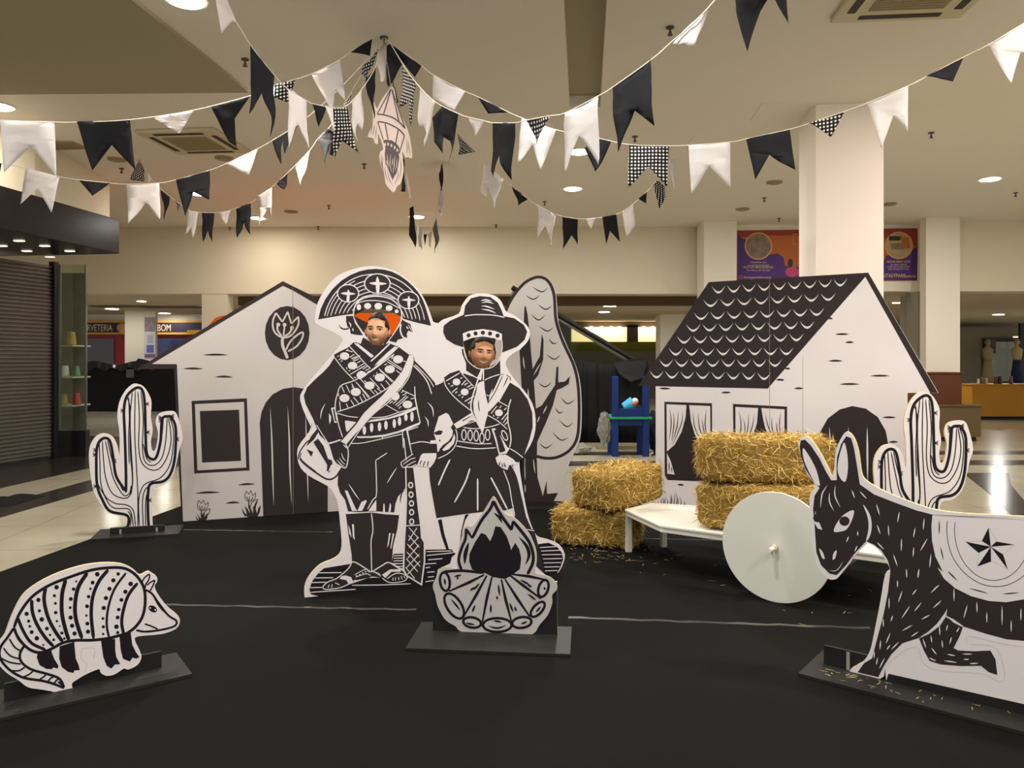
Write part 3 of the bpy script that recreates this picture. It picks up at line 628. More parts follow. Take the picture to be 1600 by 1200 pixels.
def strut(b, par, u, h, back=.38):
    bm = bmesh.new()
    th = .018; c = b.p0+b.u*u
    for o in (0,):
        a = [c-b.n*.018+Vector((0, 0, .01)), c-b.n*back+Vector((0, 0, .01)), c-b.n*back+Vector((0, 0, .05)), c-b.n*.018+Vector((0, 0, h))]
        F = [bm.verts.new(p-b.u*th/2) for p in a]; K_ = [bm.verts.new(p+b.u*th/2) for p in a]
        bm.faces.new(F); bm.faces.new(list(reversed(K_)))
        for i in range(4): bm.faces.new((F[i], K_[i], K_[(i+1) % 4], F[(i+1) % 4]))
    return finish('rear_brace', bm, blackpaint, par)
# ================================================================ left house
b = Board(ground(284, 816.6), ground(529, 800))
hl = board_thing('house_cutout', b, 'left cardboard house front with round tulip emblem, square window and arched black door', 'cutout')
b.panel(pts('P 212.6,577 441.8,439.3 690,561 660,575 648,566 648,900 284,900 272,576'), smooth=False, zmin=.009)
b.fill('P 212.6,577 441.8,439.3 690,561 662,574 I 652,98 606,76 20,425 P 276,569 276.5,576 212.6,577')
b.fill('P 271.5,569 276.5,570 286,815 283.6,815')
b.fill('P 641,560 648,560 648,791 641,792')
b.fill('I 198,590 445,578 457,900 210,914'); b.fill('I 213,604 432,594 442,887 224,900', 0, 2); b.fill('I 235,635 410,629 419,857 245,865', 1, 3)
b.fill('I 518,1113 506,760 502,690 510,640 528,598 560,560 605,536 655,528 705,536 755,566 788,610 802,680 806,760 806,1092')
b.lines('I 549,620 556,760 560,900 565,1058|I 627,616 634,760 637,900 645,1052|I 707,650 712,800 719,1040', 2.6, taper=3)
for t in ('I 250,385 305,383 360,385', 'I 160,446 205,445 250,447', 'I 303,483 343,481 383,484', 'I 405,965 445,961 482,961', 'I 213,1002 270,998 327,998', 'I 350,1047 383,1043 415,1044'): b.line(t, 3.2, mi=1, lvl=1, taper=3)
b.ell('I 625,287', 103, 124, 0, 1); b.ell('I 625,287', 100, 121, 1, 2)
b.line('Y 1125,590 1085,690 1085,790 1125,870 1210,918 1300,908 1375,840 1425,740 1425,640', 2.7, lvl=3); b.line('Y 1425,640 1330,735', 2.5, lvl=3); b.line('Y 1330,735 1282,575', 2.5, lvl=3); b.line('Y 1282,575 1210,712', 2.5, lvl=3); b.line('Y 1210,712 1125,590', 2.5, lvl=3)
b.ell('Y 1155,748 1240,750 1340,790', 26, 26, 0, 3); b.line('Y 1143,765 1150,830 1200,900', 2.8, lvl=3); b.line('Y 1240,760 1225,905', 2.4, lvl=3); b.line('Y 1335,800 1305,860 1240,905', 2.8, lvl=3)
b.line('Y 1212,925 1212,1020 1245,1110 1280,1200', 4.6, lvl=3); b.line('Y 1262,1085 1300,1000 1380,910 1480,850 1475,930 1400,1040 1285,1105', 2.7, lvl=3)
b.line('Y 1345,480 1345,1200', .5, mi=2, lvl=4); b.line('P 457.6,445 458.2,806', .55, mi=4, lvl=4)
def tulip(dx, dy, extra):
    q = lambda s: 'X '+' '.join('%g,%g' % (float(a.split(',')[0])+dx, float(a.split(',')[1])+dy) for a in s.split())
    b.line(q('305,415 285,480 292,540 330,576 395,572 442,525 456,445'), 1.0, mi=1, lvl=1)
    for s in ('456,445 405,490', '405,490 380,410', '380,410 345,470', '345,470 305,415'): b.line(q(s), 1.0, mi=1, lvl=1)
    for s in ('315,500 325,540 345,570', '358,500 350,570', '405,510 395,545 370,570'): b.line(q(s), 1.3, mi=1, lvl=1)
    b.line(q('348,576 345,640 350,700'), 1.8, mi=1, lvl=1)
    b.line(q('360,690 395,600 475,550 465,620 400,690'), 1.2, mi=1, lvl=1)
    for s in extra: b.fill(s, 1, 1)
tulip(0, 0, ['X 255,655 290,710 310,720 280,620 325,690 340,700 335,620 350,590 365,640 400,600 395,680 440,610 445,680 425,760 300,760 270,720'])
tulip(742, -146, ['X 980,535 1020,610 1055,640 1040,560 1015,490 1075,560 1105,620 1095,540 1085,450 1110,520 1150,620 1160,520 1215,405 1195,560 1215,620 1235,540 1275,490 1260,600 1225,680 1160,712 1090,705 1020,660 990,600'])
b.done('printed_panel', hl, [white_warm, black, ink, edge, back_m]); strut(b, hl, .35, 1.3); strut(b, hl, 1.5, 1.5)
# ================================================================ couple
b = Board(ground(476, 936), ground(870, 898))
cp = board_thing('couple_cutout', b, 'large white cardboard cutout of a hatted couple in woodcut style with two face holes', 'cutout')
out = pts('B 150,1143 149,1140 148,1060 180,990 250,917 350,873 388,805 378,650 362,520 332,450 298,412 170,340 112,270 106,165 180,60 196,0 A 195,1140 125,970 150,890 230,790 350,650 402,578 398,545 330,503 240,460 222,425 240,320 300,210 380,130 500,82 620,68 740,92 830,145 920,230 975,330 1012,432 C 160,270 195,277 228,253 330,215 352,160 400,97 470,78 560,90 612,130 645,198 700,225 782,290 806,345 790,400 740,452 690,482 650,522 648,570 700,650 790,760 833,850 845,960 825,1060 782,1140 740,1195 D 737,210 745,280 770,430 800,560 850,670 930,700 1000,730 1040,800 1020,880 987,932 985,935')
out = spline(out, False, 3)
h1 = pts('A 478,398 486,378 560,360 640,358 700,366 755,384 792,405 796,440 760,505 722,560 700,590 650,603 612,590 575,560 545,510 505,455')
h2 = pts('C 360,400 376,386 420,377 490,368 560,378 615,398 620,440 608,500 575,550 530,576 480,582 430,568 395,535 372,470')

b.panel(out, [h1, h2], smooth=False, zmin=.009)
# man: hat
b.fill('A 245,425 262,355 292,290 340,222 400,165 460,128 520,103 575,90 630,86 690,92 740,105 790,130 840,165 880,202 912,238 942,285 962,335 985,410 1002,468 900,445 812,420 796,404 755,382 700,363 640,355 560,357 486,375 478,388 400,398 330,410')
import itertools
def arc(fr, lo, hi, wd=1.35):
    seg = []; cxh, cyh = 625, 475
    for k in range(0, 61):
        a = math.radians(lo+(hi-lo)*k/60); x = cxh-380*fr*math.cos(a); y = cyh-392*fr*math.sin(a)
        ok = (y < 425-(x-245)*.157-10) if x < 625 else (y < 468-(1000-x)*.25-10)
        if x < 470 and fr < .5: ok = False
        if ok: seg.append((440+x/4.287, 400+y/4.287))
    if len(seg) > 3: b.line(seg, wd, lvl=2, smooth=False)
arc(.905, 0, 78, 1.5); arc(.90, 78, 140, 1.5); arc(.86, 0, 66, 1.2)
for f in (.80, .735, .67, .605, .545, .485): arc(f, 2, 178, 1.35)
arc(.88, 140, 172, 1.2)
for cx_, cy_, rx, ry in ((445, 250, 75, 62), (641, 185, 90, 69), (849, 296, 74, 61)):
    b.ell('A %g,%g' % (cx_, cy_), rx, ry, 0, 3); b.ell('A %g,%g' % (cx_, cy_), rx-8, ry-7, 1, 4)
for s in ('A 445,226 440,245 434,305 452,306 455,245', 'A 396,250 440,242 495,254 440,262', 'A 641,138 630,180 636,247 652,247 655,180', 'A 587,182 640,174 705,186 640,196', 'A 851,268 842,300 846,345 858,345 862,300', 'A 805,294 850,286 898,297 850,302'):
    b.fill(s, 0, 5, smooth=True)
# dome and band of the hat
b.fill('A 484,398 490,345 510,305 545,275 590,258 640,252 700,260 745,280 785,318 805,360 808,415 796,404 755,382 700,363 640,355 560,357 486,375', 1, 3)
b.line('A 480,400 488,345 510,308 550,282 610,270 670,272 730,288 775,322 800,365 806,420', 1.9, lvl=4)
b.line('A 498,322 540,305 600,298 660,302 720,315 790,352', 1.4, lvl=4); b.line('A 535,278 600,262 690,262 760,290', 1.3, lvl=4)
for x, y, rx, ry in ((517, 343, 15, 20), (576, 335, 24, 20), (647, 336, 26, 22), (720, 349, 23, 19), (770, 371, 13, 13)): b.ell('A %g,%g' % (x, y), rx, ry, 0, 5)
# hair left / right, neck, hole rims
b.fill('A 432,402 432,440 440,470 458,490 462,520 500,528 545,532 520,490 492,450 478,402'); b.line('A 385,453 395,478 420,490 450,485', 2.2, mi=1, lvl=1, taper=1)
b.line('A 448,440 462,460 460,480', 1.8, lvl=2, taper=3); b.line('A 475,482 480,505', 1.8, lvl=2, taper=3)
b.fill('A 808,425 830,440 862,455 868,480 882,512 850,500 838,520 842,545 820,550 780,560 766,580 718,568 752,525 792,465')
b.line('A 835,470 850,490', 2, lvl=2, taper=3); b.line('A 846,455 865,490 880,512', 1.2, lvl=2, taper=3); b.line('A 800,455 795,500 812,542 830,548', 2.2, lvl=2)
b.line('A 478,398 505,455 545,512 575,560', 1.1, lvl=3); b.line('A 796,440 760,505 722,560 700,590', 1.1, lvl=3)
# man: body
b.fill('T 300,200 245,290 185,355 90,440 0,530 A 148,935 160,990 210,1090 255,1200 B 305,135 318,175 335,235 355,265 385,290 365,340 362,400 378,455 410,500 430,575 500,580 620,575 728,582 735,530 752,480 800,425 800,290 855,290 900,250 1000,200 1005,120 985,70 1015,0 T 1412,1000 1412,485 1290,340 1185,238 1175,180 1120,168 1010,85 940,60 905,40 A 655,604 612,592 575,562 545,545 530,588 500,578 T 505,38 470,72 445,95 370,130 297,168', 1, 1)
b.line('T 462,75 560,180 640,270 700,325', 1.5, lvl=2)
b.fill('T 515,45 555,45 735,185 705,205', 0, 2, smooth=False)
b.line('T 1005,85 900,185 800,270 705,345', 1.6, lvl=2); b.line('T 920,38 800,155 700,245', 2.2, lvl=2)
b.fill('T 965,80 990,85 900,185 800,265 738,295 790,235 880,150', 0, 2)
b.fill('T 905,38 935,28 1010,60 1000,75 940,60', 0, 2)
# bandolier one
b.line('T 300,200 400,330 515,448', 1.4, lvl=2)
b.ell('T 412,186', 52, 42, 0, 3); b.ell('T 500,292', 52, 42, 0, 3); b.fill('T 545,405 555,370 600,350 650,375 655,395 580,440', 0, 3, smooth=True)
for s in ('T 470,390 640,290', 'T 585,180 500,230', 'T 500,140 430,120', 'T 520,165 470,200', 'T 545,190 485,215', 'T 570,215 510,245', 'T 590,240 550,262', 'T 625,268 545,320', 'T 660,300 615,330', 'T 685,325 640,345', 'T 700,345 660,365', 'T 345,180 335,195', 'T 370,215 350,228', 'T 390,235 370,247', 'T 430,310 440,330', 'T 455,345 475,350', 'T 430,130 455,110', 'T 615,355 635,380', 'T 515,420 540,425'): b.line(s, 1.3, lvl=3)
# bandolier two
b.line('T 330,800 500,745 700,650 900,530 960,470', 1.5, lvl=2); b.line('T 310,820 310,700 335,600 375,510 520,455 700,355 900,210 960,165', 1.5, lvl=2)
for x, y in ((411, 650), (535, 582), (687, 511), (800, 422), (910, 332), (1002, 222)): b.ell('T %g,%g' % (x, y), 56, 44, 0, 3)
for s in ('T 535,470 690,640', 'T 580,430 745,610', 'T 555,490 680,650', 'T 690,425 800,545', 'T 790,325 955,470', 'T 800,340 940,475', 'T 890,225 1050,330', 'T 880,245 1045,345', 'T 980,345 1040,385', 'T 380,520 410,590', 'T 430,505 470,590', 'T 490,490 520,545', 'T 355,685 370,790', 'T 430,710 450,755', 'T 480,670 520,735', 'T 510,640 570,710', 'T 580,630 610,690', 'T 610,600 650,670', 'T 630,455 670,500', 'T 740,560 780,600', 'T 770,540 820,580', 'T 810,490 860,555', 'T 865,455 910,510', 'T 850,285 880,270', 'T 740,395 730,410', 'T 770,365 765,380', 'T 950,180 930,220', 'T 1060,240 1090,250', 'T 495,520 500,535', 'T 345,600 345,630'): b.line(s, 1.25, lvl=2)
# belt piece and strap
b.line('T 330,815 450,850 560,862', 1.3, lvl=2); b.line('T 700,868 860,855 1000,810 1150,770', 1.3, lvl=2)
b.line('T 850,712 930,760 1005,800', 1.2, lvl=2); b.line('T 1185,520 1190,650 1215,780 1245,920 1100,975', 2.0, lvl=2, smooth=False); b.line('T 1045,560 1190,630', 1.3, lvl=2)
b.fill('T 660,915 760,905 900,880 1050,840 1200,775 1205,760 1190,745 1050,810 900,862 700,890', 0, 2)
b.fill('T 540,1072 700,1070 850,1052 1000,1015 1100,975 1245,925 1240,940 1120,995 1000,1035 850,1075 700,1088 560,1090', 0, 2)
b.line('T 480,1150 600,1145 750,1115 900,1080 1050,1045', 1.3, lvl=2); b.line('T 1110,1005 1225,965', 1.3, lvl=2); b.line('T 825,1070 835,1100', 1.3, lvl=2)
b.fill('T 415,900 440,898 540,915 500,960 440,1025 425,990', 0, 2)
for x, y, ry in ((630, 1005, 48), (710, 975, 50), (797, 965, 50), (868, 947, 50), (960, 930, 50), (1018, 905, 48), (1088, 860, 42), (1155, 855, 55)): b.ell('T %g,%g' % (x, y), 19, ry, 0, 3)
b.ell('T 970,630', 48, 46, 0, 3); b.ell('T 1106,720', 54, 42, 0, 3)
for s in ('T 890,700 920,660', 'T 905,710 945,680', 'T 945,710 985,680', 'T 970,730 1095,620', 'T 990,745 1115,630', 'T 1010,765 1035,740', 'T 1035,590 1060,570', 'T 1050,620 1100,590', 'T 1140,660 1180,650'): b.line(s, 1.3, lvl=3)
b.fill('T 1125,175 1175,180 1165,260 1120,400 1050,510 930,640 800,760 690,860 590,980 490,1090 430,1160 372,1130 450,1040 540,940 620,820 700,740 830,620 950,480 1050,350', 0, 4)
b.line('T 1172,220 1150,330 1110,440 1020,560 900,690 760,800 660,900 560,1030 450,1195', 1.3, lvl=4); b.line('T 400,1165 435,1200', 1.5, lvl=4)
b.line('T 1170,290 1260,380 1330,480 1372,605', 1.7, lvl=2); b.line('T 1185,275 1290,380 1350,450 1395,525', 1.3, lvl=2)
b.line('T 200,708 160,790 145,885', 1.6, lvl=2, taper=3); b.fill('T 240,815 262,850 262,900 245,938 240,880', 0, 2)
b.line('T 1325,695 1380,760 1392,860', 1.8, lvl=2, taper=3); b.line('T 1295,850 1330,905 1335,970', 1.8, lvl=2, taper=3)
b.fill('T 262,760 300,750 310,790 330,820 325,925 300,918', 0, 2); b.fill('T 282,770 298,766 312,840 322,905 306,905', 1, 3)
b.line('T 320,820 350,960 390,1080', 1.4, lvl=2); b.line('T 235,1145 300,1130 365,1105', 1.3, lvl=2)
b.line('T 1050,1000 1060,1200', 1.4, lvl=2); b.line('T 1105,1000 1140,1200', 1.4, lvl=2)
# bag on the left
b.line('B 108,240 118,190 160,130 185,115', 2.0, mi=1, lvl=1); b.line('B 118,235 150,270 230,330 300,368 350,350 385,300', 2.6, mi=1, lvl=1); b.line('B 128,195 122,230 160,270 225,320', 1.4, mi=1, lvl=1)
b.fill('B 158,155 190,90 235,35 240,60 210,110', 1, 1); b.fill('B 160,172 205,190 192,222', 1, 1); b.fill('B 205,128 235,105 270,150 300,235 325,245 335,290 305,325 292,310 295,275 250,200', 1, 1); b.fill('B 300,320 320,275 345,262 330,300', 0, 2)
b.line('B 225,15 262,75 305,140', 1.2, lvl=2)
# hands and cuffs
b.line('B 305,138 350,125 388,112', 1.3, lvl=2); b.line('B 412,135 430,180 428,245 415,292 385,285 345,262', 1.6, lvl=2)
for s in ('B 385,195 400,235 420,250', 'B 370,225 395,260 415,270', 'B 355,240 385,272 412,285'): b.line(s, 1.3, lvl=2, taper=3)
b.line('B 770,262 790,245 840,210 850,205', 1.3, lvl=2); b.line('B 770,262 785,290 840,285 870,270', 1.4, lvl=2); b.line('B 785,272 830,240 865,228', 1.2, lvl=2); b.line('B 800,285 840,262 868,250', 1.2, lvl=2)
b.line('B 830,140 900,125 960,132', 1.4, lvl=2); b.line('B 790,100 798,180 806,245', 1.4, lvl=2); b.line('B 808,50 825,130 842,205', 1.4, lvl=2)
b.fill('B 900,212 915,200 1000,198 1000,225 985,260 960,292 880,280 880,265', 0, 4)
for s in ('B 903,245 893,272', 'B 925,250 915,282', 'B 948,250 942,285'): b.line(s, 1.5, mi=1, lvl=5)
# trousers details
b.line('B 680,198 608,245', 1.4, lvl=2); b.line('B 608,245 612,350 612,470 590,500 555,560', 1.5, lvl=2); b.line('B 745,290 710,345 680,395', 1.7, lvl=2, taper=3)
b.line('B 432,395 470,455 505,505', 1.7, lvl=2, taper=3)
for s in ('B 408,440 425,440 480,560 490,572 455,572', 'B 490,572 515,515 545,500 550,510 520,572', 'B 560,572 585,535 612,500 612,572', 'B 655,578 658,525 665,525 668,578', 'B 690,578 700,520 708,535 704,578'): b.fill(s, 0, 2)
b.line('B 800,435 775,460 765,525', 2.0, mi=1, lvl=1, taper=3)
# boots, feet
b.fill('B 415,592 500,588 580,583 670,594 760,598 748,690 720,800 713,910 740,935 800,968 812,1000 780,1025 690,1030 640,1002 585,995 560,1005 470,1022 400,1058 330,1078 268,1070 285,1045 350,1012 410,975 455,905 452,850 432,720', 1, 1)
b.line('B 580,585 590,690 578,770 580,880 582,965', 1.6, lvl=2); b.line('B 412,590 500,584 580,579 670,590 765,597', 1.3, lvl=2)
for s in ('B 430,658 445,700 452,745 438,720', 'B 455,658 467,658 472,760 460,740', 'B 695,715 705,715 692,790 682,810', 'B 718,715 728,720 708,815 702,815'): b.fill(s, 0, 2)
b.line('B 455,900 485,908 545,945 578,965 640,930 690,905 745,935 805,970', 1.8, lvl=3); b.line('B 455,900 430,945 360,1005 300,1030 268,1060 280,1078 340,1075 400,1060 480,1018', 1.5, lvl=3)
b.fill('B 385,995 410,988 450,1000 462,1030 430,1040 420,1020 375,1010', 0, 3); b.line('B 470,985 540,950 570,960', 1.2, lvl=3); b.line('B 478,1000 545,978 575,990', 1.2, lvl=3)
b.line('B 590,965 625,975 640,995', 1.4, lvl=3); b.fill('B 648,985 700,950 765,948 770,965 710,965 670,1005', 0, 3); b.line('B 680,1010 740,975 800,985 810,1005', 1.4, lvl=3); b.line('B 650,1005 700,1035 790,1025 815,1000', 1.3, lvl=3)
for s in ('B 308,1048 300,1068', 'B 328,1045 322,1068', 'B 345,1035 375,1050', 'B 735,1000 735,1022', 'B 755,998 757,1020', 'B 772,993 778,1015', 'B 720,1003 718,1022', 'B 790,990 797,1008'): b.line(s, 1.2, lvl=4)
for x, y in ((485, 992), (505, 984), (525, 973), (543, 964), (600, 968), (613, 974), (626, 982)): b.ell('B %g,%g' % (x, y), 6, 4, 0, 4)
# ground shading
b.fill('B 275,942 440,915 455,905 410,975 350,1012 285,1045 268,1070 330,1078 400,1060 560,1005 640,1002 690,1030 812,1002 785,950 713,905 722,850 785,848 800,870 930,850 930,822 1100,820 1110,838 1125,850 1100,870 1090,910 1010,950 1000,1000 985,1055 700,1085 400,1118 240,1135 190,1110 180,1080 195,1030 240,970', 2, 1)
for s in ('B 235,972 390,970', 'B 215,1005 335,1003', 'B 190,1035 290,1032', 'B 182,1068 262,1066', 'B 185,1098 480,1078', 'B 455,1052 640,1050 835,1042', 'B 700,1088 860,1072', 'B 925,915 1000,910', 'B 945,888 1040,880', 'B 935,860 1110,842', 'B 935,835 1100,830', 'B 940,968 990,965', 'B 945,1000 985,996', 'B 930,1030 985,1020', 'B 930,940 960,935', 'B 722,862 785,860', 'B 722,878 788,876', 'B 722,895 785,893', 'B 720,912 785,912', 'B 735,930 785,930', 'B 755,945 785,945'): b.line(s, 1.4, lvl=2)
# rifle
b.fill('B 798,285 858,285 872,420 888,560 903,665 908,740 928,770 928,900 907,1056 800,990 783,950 788,760 795,660 802,500', 0, 2)
b.fill('B 806,292 850,292 865,420 880,560 895,668 900,745 918,775 918,900 900,1040 810,985 793,948 798,760 805,660 811,500', 1, 3)
for x, y in ((834, 405), (836, 466), (839, 523), (840, 580), (840, 641)): b.ell('B %g,%g' % (x, y), 17, 21, 0, 4); b.ell('B %g,%g' % (x, y), 9, 12, 1, 5)
b.line('B 797,668 905,662', 1.5, lvl=4)
for s in ('B 822,678 885,750', 'B 820,730 890,808', 'B 812,785 890,870', 'B 808,835 895,930', 'B 805,880 880,965', 'B 800,935 860,1008', 'B 875,680 820,765', 'B 885,740 822,810', 'B 888,790 812,880', 'B 890,850 805,940', 'B 895,895 810,985'): b.line(s, 1.3, lvl=4)
# woman: hat, neck
b.fill('C 362,222 372,160 410,112 470,97 540,103 590,140 615,190 630,232 700,245 765,290 787,335 770,390 720,435 620,475 618,440 622,398 600,372 550,350 490,340 420,350 365,372 358,395 362,440 300,420 245,385 225,340 228,295 270,262', 1, 1, smooth=False)
b.line('C 368,230 430,222 500,222 570,226 635,240', 1.6, lvl=2)
for s in ('C 475,128 510,122 550,130', 'C 480,143 520,135 565,148', 'C 478,165 510,165 570,185', 'C 480,185 530,192 580,212'): b.line(s, 2.1, lvl=2, taper=3)
b.fill('C 355,348 400,330 490,318 570,330 618,350 618,398 560,378 490,367 420,376 360,400', 0, 2)
for x, y in ((394, 360), (441, 347), (490, 342), (538, 348), (588, 362)): b.ell('C %g,%g' % (x, y), 14, 14, 1, 3)
b.fill('C 350,450 362,452 375,500 395,535 430,568 480,582 530,576 575,550 605,520 608,610 W 855,170 900,175 960,262 1070,330 1160,450 1212,600 1216,760 1180,900 1115,1085 1060,1150 D 690,200 722,290 755,430 778,540 815,625 835,640 868,760 905,930 850,880 780,640 705,560 690,490 640,503 500,512 350,530 180,555 155,420 135,300 130,215 W 150,1100 150,1000 0,900 0,200 130,290 160,295 228,262 238,210 300,165 405,130 420,155 450,172 C 378,600 378,545 352,480', 1, 1)
b.line('C 362,455 372,500 398,540 440,574 480,585 535,580 580,553 610,505 620,440 618,400', 1.2, lvl=2)
b.fill('W 405,128 455,165 480,148 600,210 650,230 665,110 655,108 600,215 480,135 450,165 430,150', 0, 2)
b.line('W 480,140 590,210 650,240', 1.6, lvl=2); b.line('W 855,175 760,205 685,240', 1.4, lvl=2); b.line('W 655,112 610,240 565,380 535,500 545,590 600,700 645,780', 2.2, lvl=2); b.line('W 672,112 672,240', 2.0, lvl=2)
b.fill('W 625,265 680,245 685,330 700,420 730,540 720,620 695,700 675,790 655,830 640,780 600,680 565,590 560,480 590,380 605,290', 0, 3); b.fill('W 618,450 632,595 618,560 612,500', 1, 4)
b.line('W 235,210 250,290 310,380 400,470 540,580', 1.4, lvl=2); b.line('W 430,165 500,240 565,310', 1.3, lvl=2)
b.ell('W 375,260 465,370', 43, 38, 0, 3); b.ell('W 842,600', 43, 38, 0, 3)
for s in ('W 258,250 410,160', 'W 285,275 300,285', 'W 310,310 340,295', 'W 325,375 385,325', 'W 360,385 385,365', 'W 395,410 420,398', 'W 430,435 450,420', 'W 465,475 550,425', 'W 500,500 550,460', 'W 415,220 440,215', 'W 430,295 480,240', 'W 460,295 500,270', 'W 490,320 540,290', 'W 510,340 565,315', 'W 540,440 570,415'): b.line(s, 1.5, lvl=3)
# strap right, lower strap
b.fill('W 862,180 905,180 970,210 965,265 850,470 730,590 720,520 740,420 W 790,340', 0, 2); b.line('W 885,190 800,370 725,490', 1.4, mi=1, lvl=3); b.line('W 940,210 885,330', 1.6, mi=1, lvl=3, taper=2); b.line('W 925,180 968,215 965,245', 1.2, mi=1, lvl=3); b.line('W 770,340 740,410 700,400', 1.1, lvl=3)
b.fill('W 840,470 940,525 935,560 940,760 920,745 850,705 720,625 730,590', 1, 3); b.line('W 835,470 940,528', 1.3, lvl=4); b.line('W 975,450 945,560 942,700 965,800 975,900 960,980', 1.8, lvl=4)
b.ell('W 842,600', 43, 38, 0, 4)
for s in ('W 715,625 830,690 935,780', 'W 820,525 755,610', 'W 870,520 850,550', 'W 925,545 900,570', 'W 935,600 870,680', 'W 935,645 890,710', 'W 935,700 905,735', 'W 780,625 790,640', 'W 820,660 840,650'): b.line(s, 1.4, lvl=4)
b.fill('W 540,600 345,725 375,775 600,690 560,650', 0, 2); b.line('W 555,625 440,690', 1.6, mi=1, lvl=3, taper=1); b.line('W 575,685 370,785', 1.2, mi=1, lvl=3); b.line('W 500,700 560,680', 1.4, mi=1, lvl=3, taper=3)
# pouch shapes
b.fill('W 180,640 260,600 290,620 340,720 312,760 335,800 330,850 290,910 220,960 182,1020 165,1035 158,940 80,940 90,905 150,900 125,830 130,800', 0, 3); b.fill('W 120,820 185,792 225,800 205,840 150,845', 1, 4); b.ell('W 190,905', 7, 14, 1, 4)
b.line('W 315,755 355,800 350,860 310,910 240,960 190,1010', 2.6, mi=1, lvl=4); b.fill('W 350,830 362,880 345,940 290,1000 235,1022 218,1005 260,960 320,910', 0, 4); b.line('W 365,780 380,830 380,900 350,980 280,1050 170,1105', 1.4, lvl=4)
# belt
b.line('W 450,760 560,775 640,770 760,750 850,722', 1.4, lvl=3); b.line('W 385,910 520,930 640,942 765,938', 1.4, lvl=3); b.line('W 370,965 520,990 640,995 810,985', 1.5, lvl=3)
for x, y, r in ((457, 843, 0), (525, 848, 0), (592, 853, 0), (655, 880, 0), (718, 843, 0), (905, 850, -25)):
    b.ell('W %g,%g' % (x, y), 30, 64, 0, 4, r); b.ell('W %g,%g' % (x, y), 19, 50, 1, 5, r)
b.fill('W 760,775 800,770 870,870 940,985 965,985 925,1050 850,1060 840,1055 800,900', 0, 4); b.fill('W 785,790 825,785 870,890 915,1015 895,1030 850,1040 820,900', 1, 5)
b.fill('W 805,1095 850,1060 930,1070 1000,1110 1025,1140 1065,1150 1030,1165 950,1180 905,1200 870,1195 820,1150', 0, 4)
for s in ('D 600,185 598,205', 'D 618,190 620,215', 'D 640,195 640,215'): b.line(s, 1.4, mi=1, lvl=5)
b.fill('D 580,160 590,140 640,128 670,145 712,185 680,195 665,200 655,232 640,228 620,220 600,205 588,195', 0, 4)
for s in ('D 606,175 600,200', 'D 632,180 632,212'): b.line(s, 1.2, mi=1, lvl=5)
b.line('W 965,995 1040,1040 1110,1095', 1.5, lvl=4); b.fill('D 130,0 130,0', 1, 1) if False else None
# skirt
for s in ('D 270,162 232,240 192,335', 'D 403,222 370,320 300,450', 'D 455,290 455,400 455,505', 'D 543,282 590,370 655,498'): b.line(s, 2.4, lvl=2, taper=0)
b.line('D 628,235 665,330 682,430 705,540', 1.5, lvl=2); b.line('D 640,510 690,490', 1.4, lvl=2); b.line('D 680,200 720,280 755,430', 1.0, lvl=2); b.line('D 785,630 835,640', 1.3, lvl=2)
b.fill('D 190,568 214,562 232,660 268,778 248,770 215,680', 2, 1); b.fill('D 372,532 398,528 372,570 352,640 345,720 335,735 345,640', 2, 1)
b.fill('D 862,728 930,720 985,745 1018,785 1028,830 1008,885 985,928 905,932 890,860 862,762', 2, 2)
for s in ('D 870,752 985,745', 'D 878,775 1005,770', 'D 884,800 1018,798', 'D 890,828 1022,825', 'D 895,855 1015,852', 'D 900,882 1005,880', 'D 905,908 990,905'): b.line(s, 1.3, lvl=3)
b.done('printed_panel', cp); strut(b, cp, .25, 1.2); strut(b, cp, 1.45, 1.2)
couple = b
# ================================================================ tree
b = Board(at(760, 790, 7.6), at(900, 790, 7.62))
tr = board_thing('tree_cutout', b, 'tall cardboard tree cutout with scaly crown and black branching trunk behind the couple', 'cutout')
b.panel(pts('J 30,195 60,135 110,75 160,38 205,33 243,62 268,130 278,250 314,350 362,460 383,560 387,700 378,800 352,860 322,930 306,970 310,1010 335,1060 331,1113 100,1113 60,1113 20,1060 10,980 -30,900 -80,830 -95,700 -85,560 -60,440 -20,320'), zmin=.01)
b.line('J -20,322 30,198 65,130 115,70 165,42 205,42 238,70 258,130 266,240 300,345 350,455 371,560 374,700 364,795 330,850 275,882 220,888 165,878 100,880 20,880 -60,800 -82,700 -72,560 -48,440 -20,322', 4.6, mi=1, lvl=1)
b.fill('J 118,180 124,172 133,215 142,300 150,400 157,470 190,410 200,305 208,335 206,425 182,500 162,525 165,560 172,655 200,640 232,590 262,545 268,460 277,458 277,532 308,528 332,503 326,540 292,560 270,568 252,640 220,720 178,812 176,890 180,980 205,1065 222,992 224,1055 276,1050 256,1088 300,1090 308,1108 105,1110 115,1000 122,900 112,700 105,560 98,430 95,385 112,360', 1, 2)
for s in ('155,85 200,108 228,88', '122,122 160,143 192,122', '180,165 218,190 250,170', '148,212 185,240 216,215', '186,268 226,292 256,272', '232,328 252,350 274,345', '220,400 258,424 288,402', '182,533 215,553 246,532', '288,602 320,632 356,612', '262,650 280,675 303,668', '280,708 318,740 348,718', '248,765 290,803 326,788', '186,815 218,840 250,820', '60,300 85,320 100,300', '-20,480 10,510 40,490', '-10,640 25,665 55,640', '20,760 50,785 80,765'): b.line('J '+s, 1.9, mi=1, lvl=1, taper=3)
for s in ('112,410 115,445 120,470', '135,560 138,620', '195,440 175,475 160,500', '225,640 205,680', '118,900 122,990', '160,890 168,960', '190,690 178,720', '120,1010 122,1050', '150,740 154,790'): b.line('J '+s, 2.0, lvl=3, taper=3)
b.done('printed_panel', tr, [white_warm, black, ink, edge, back_m])
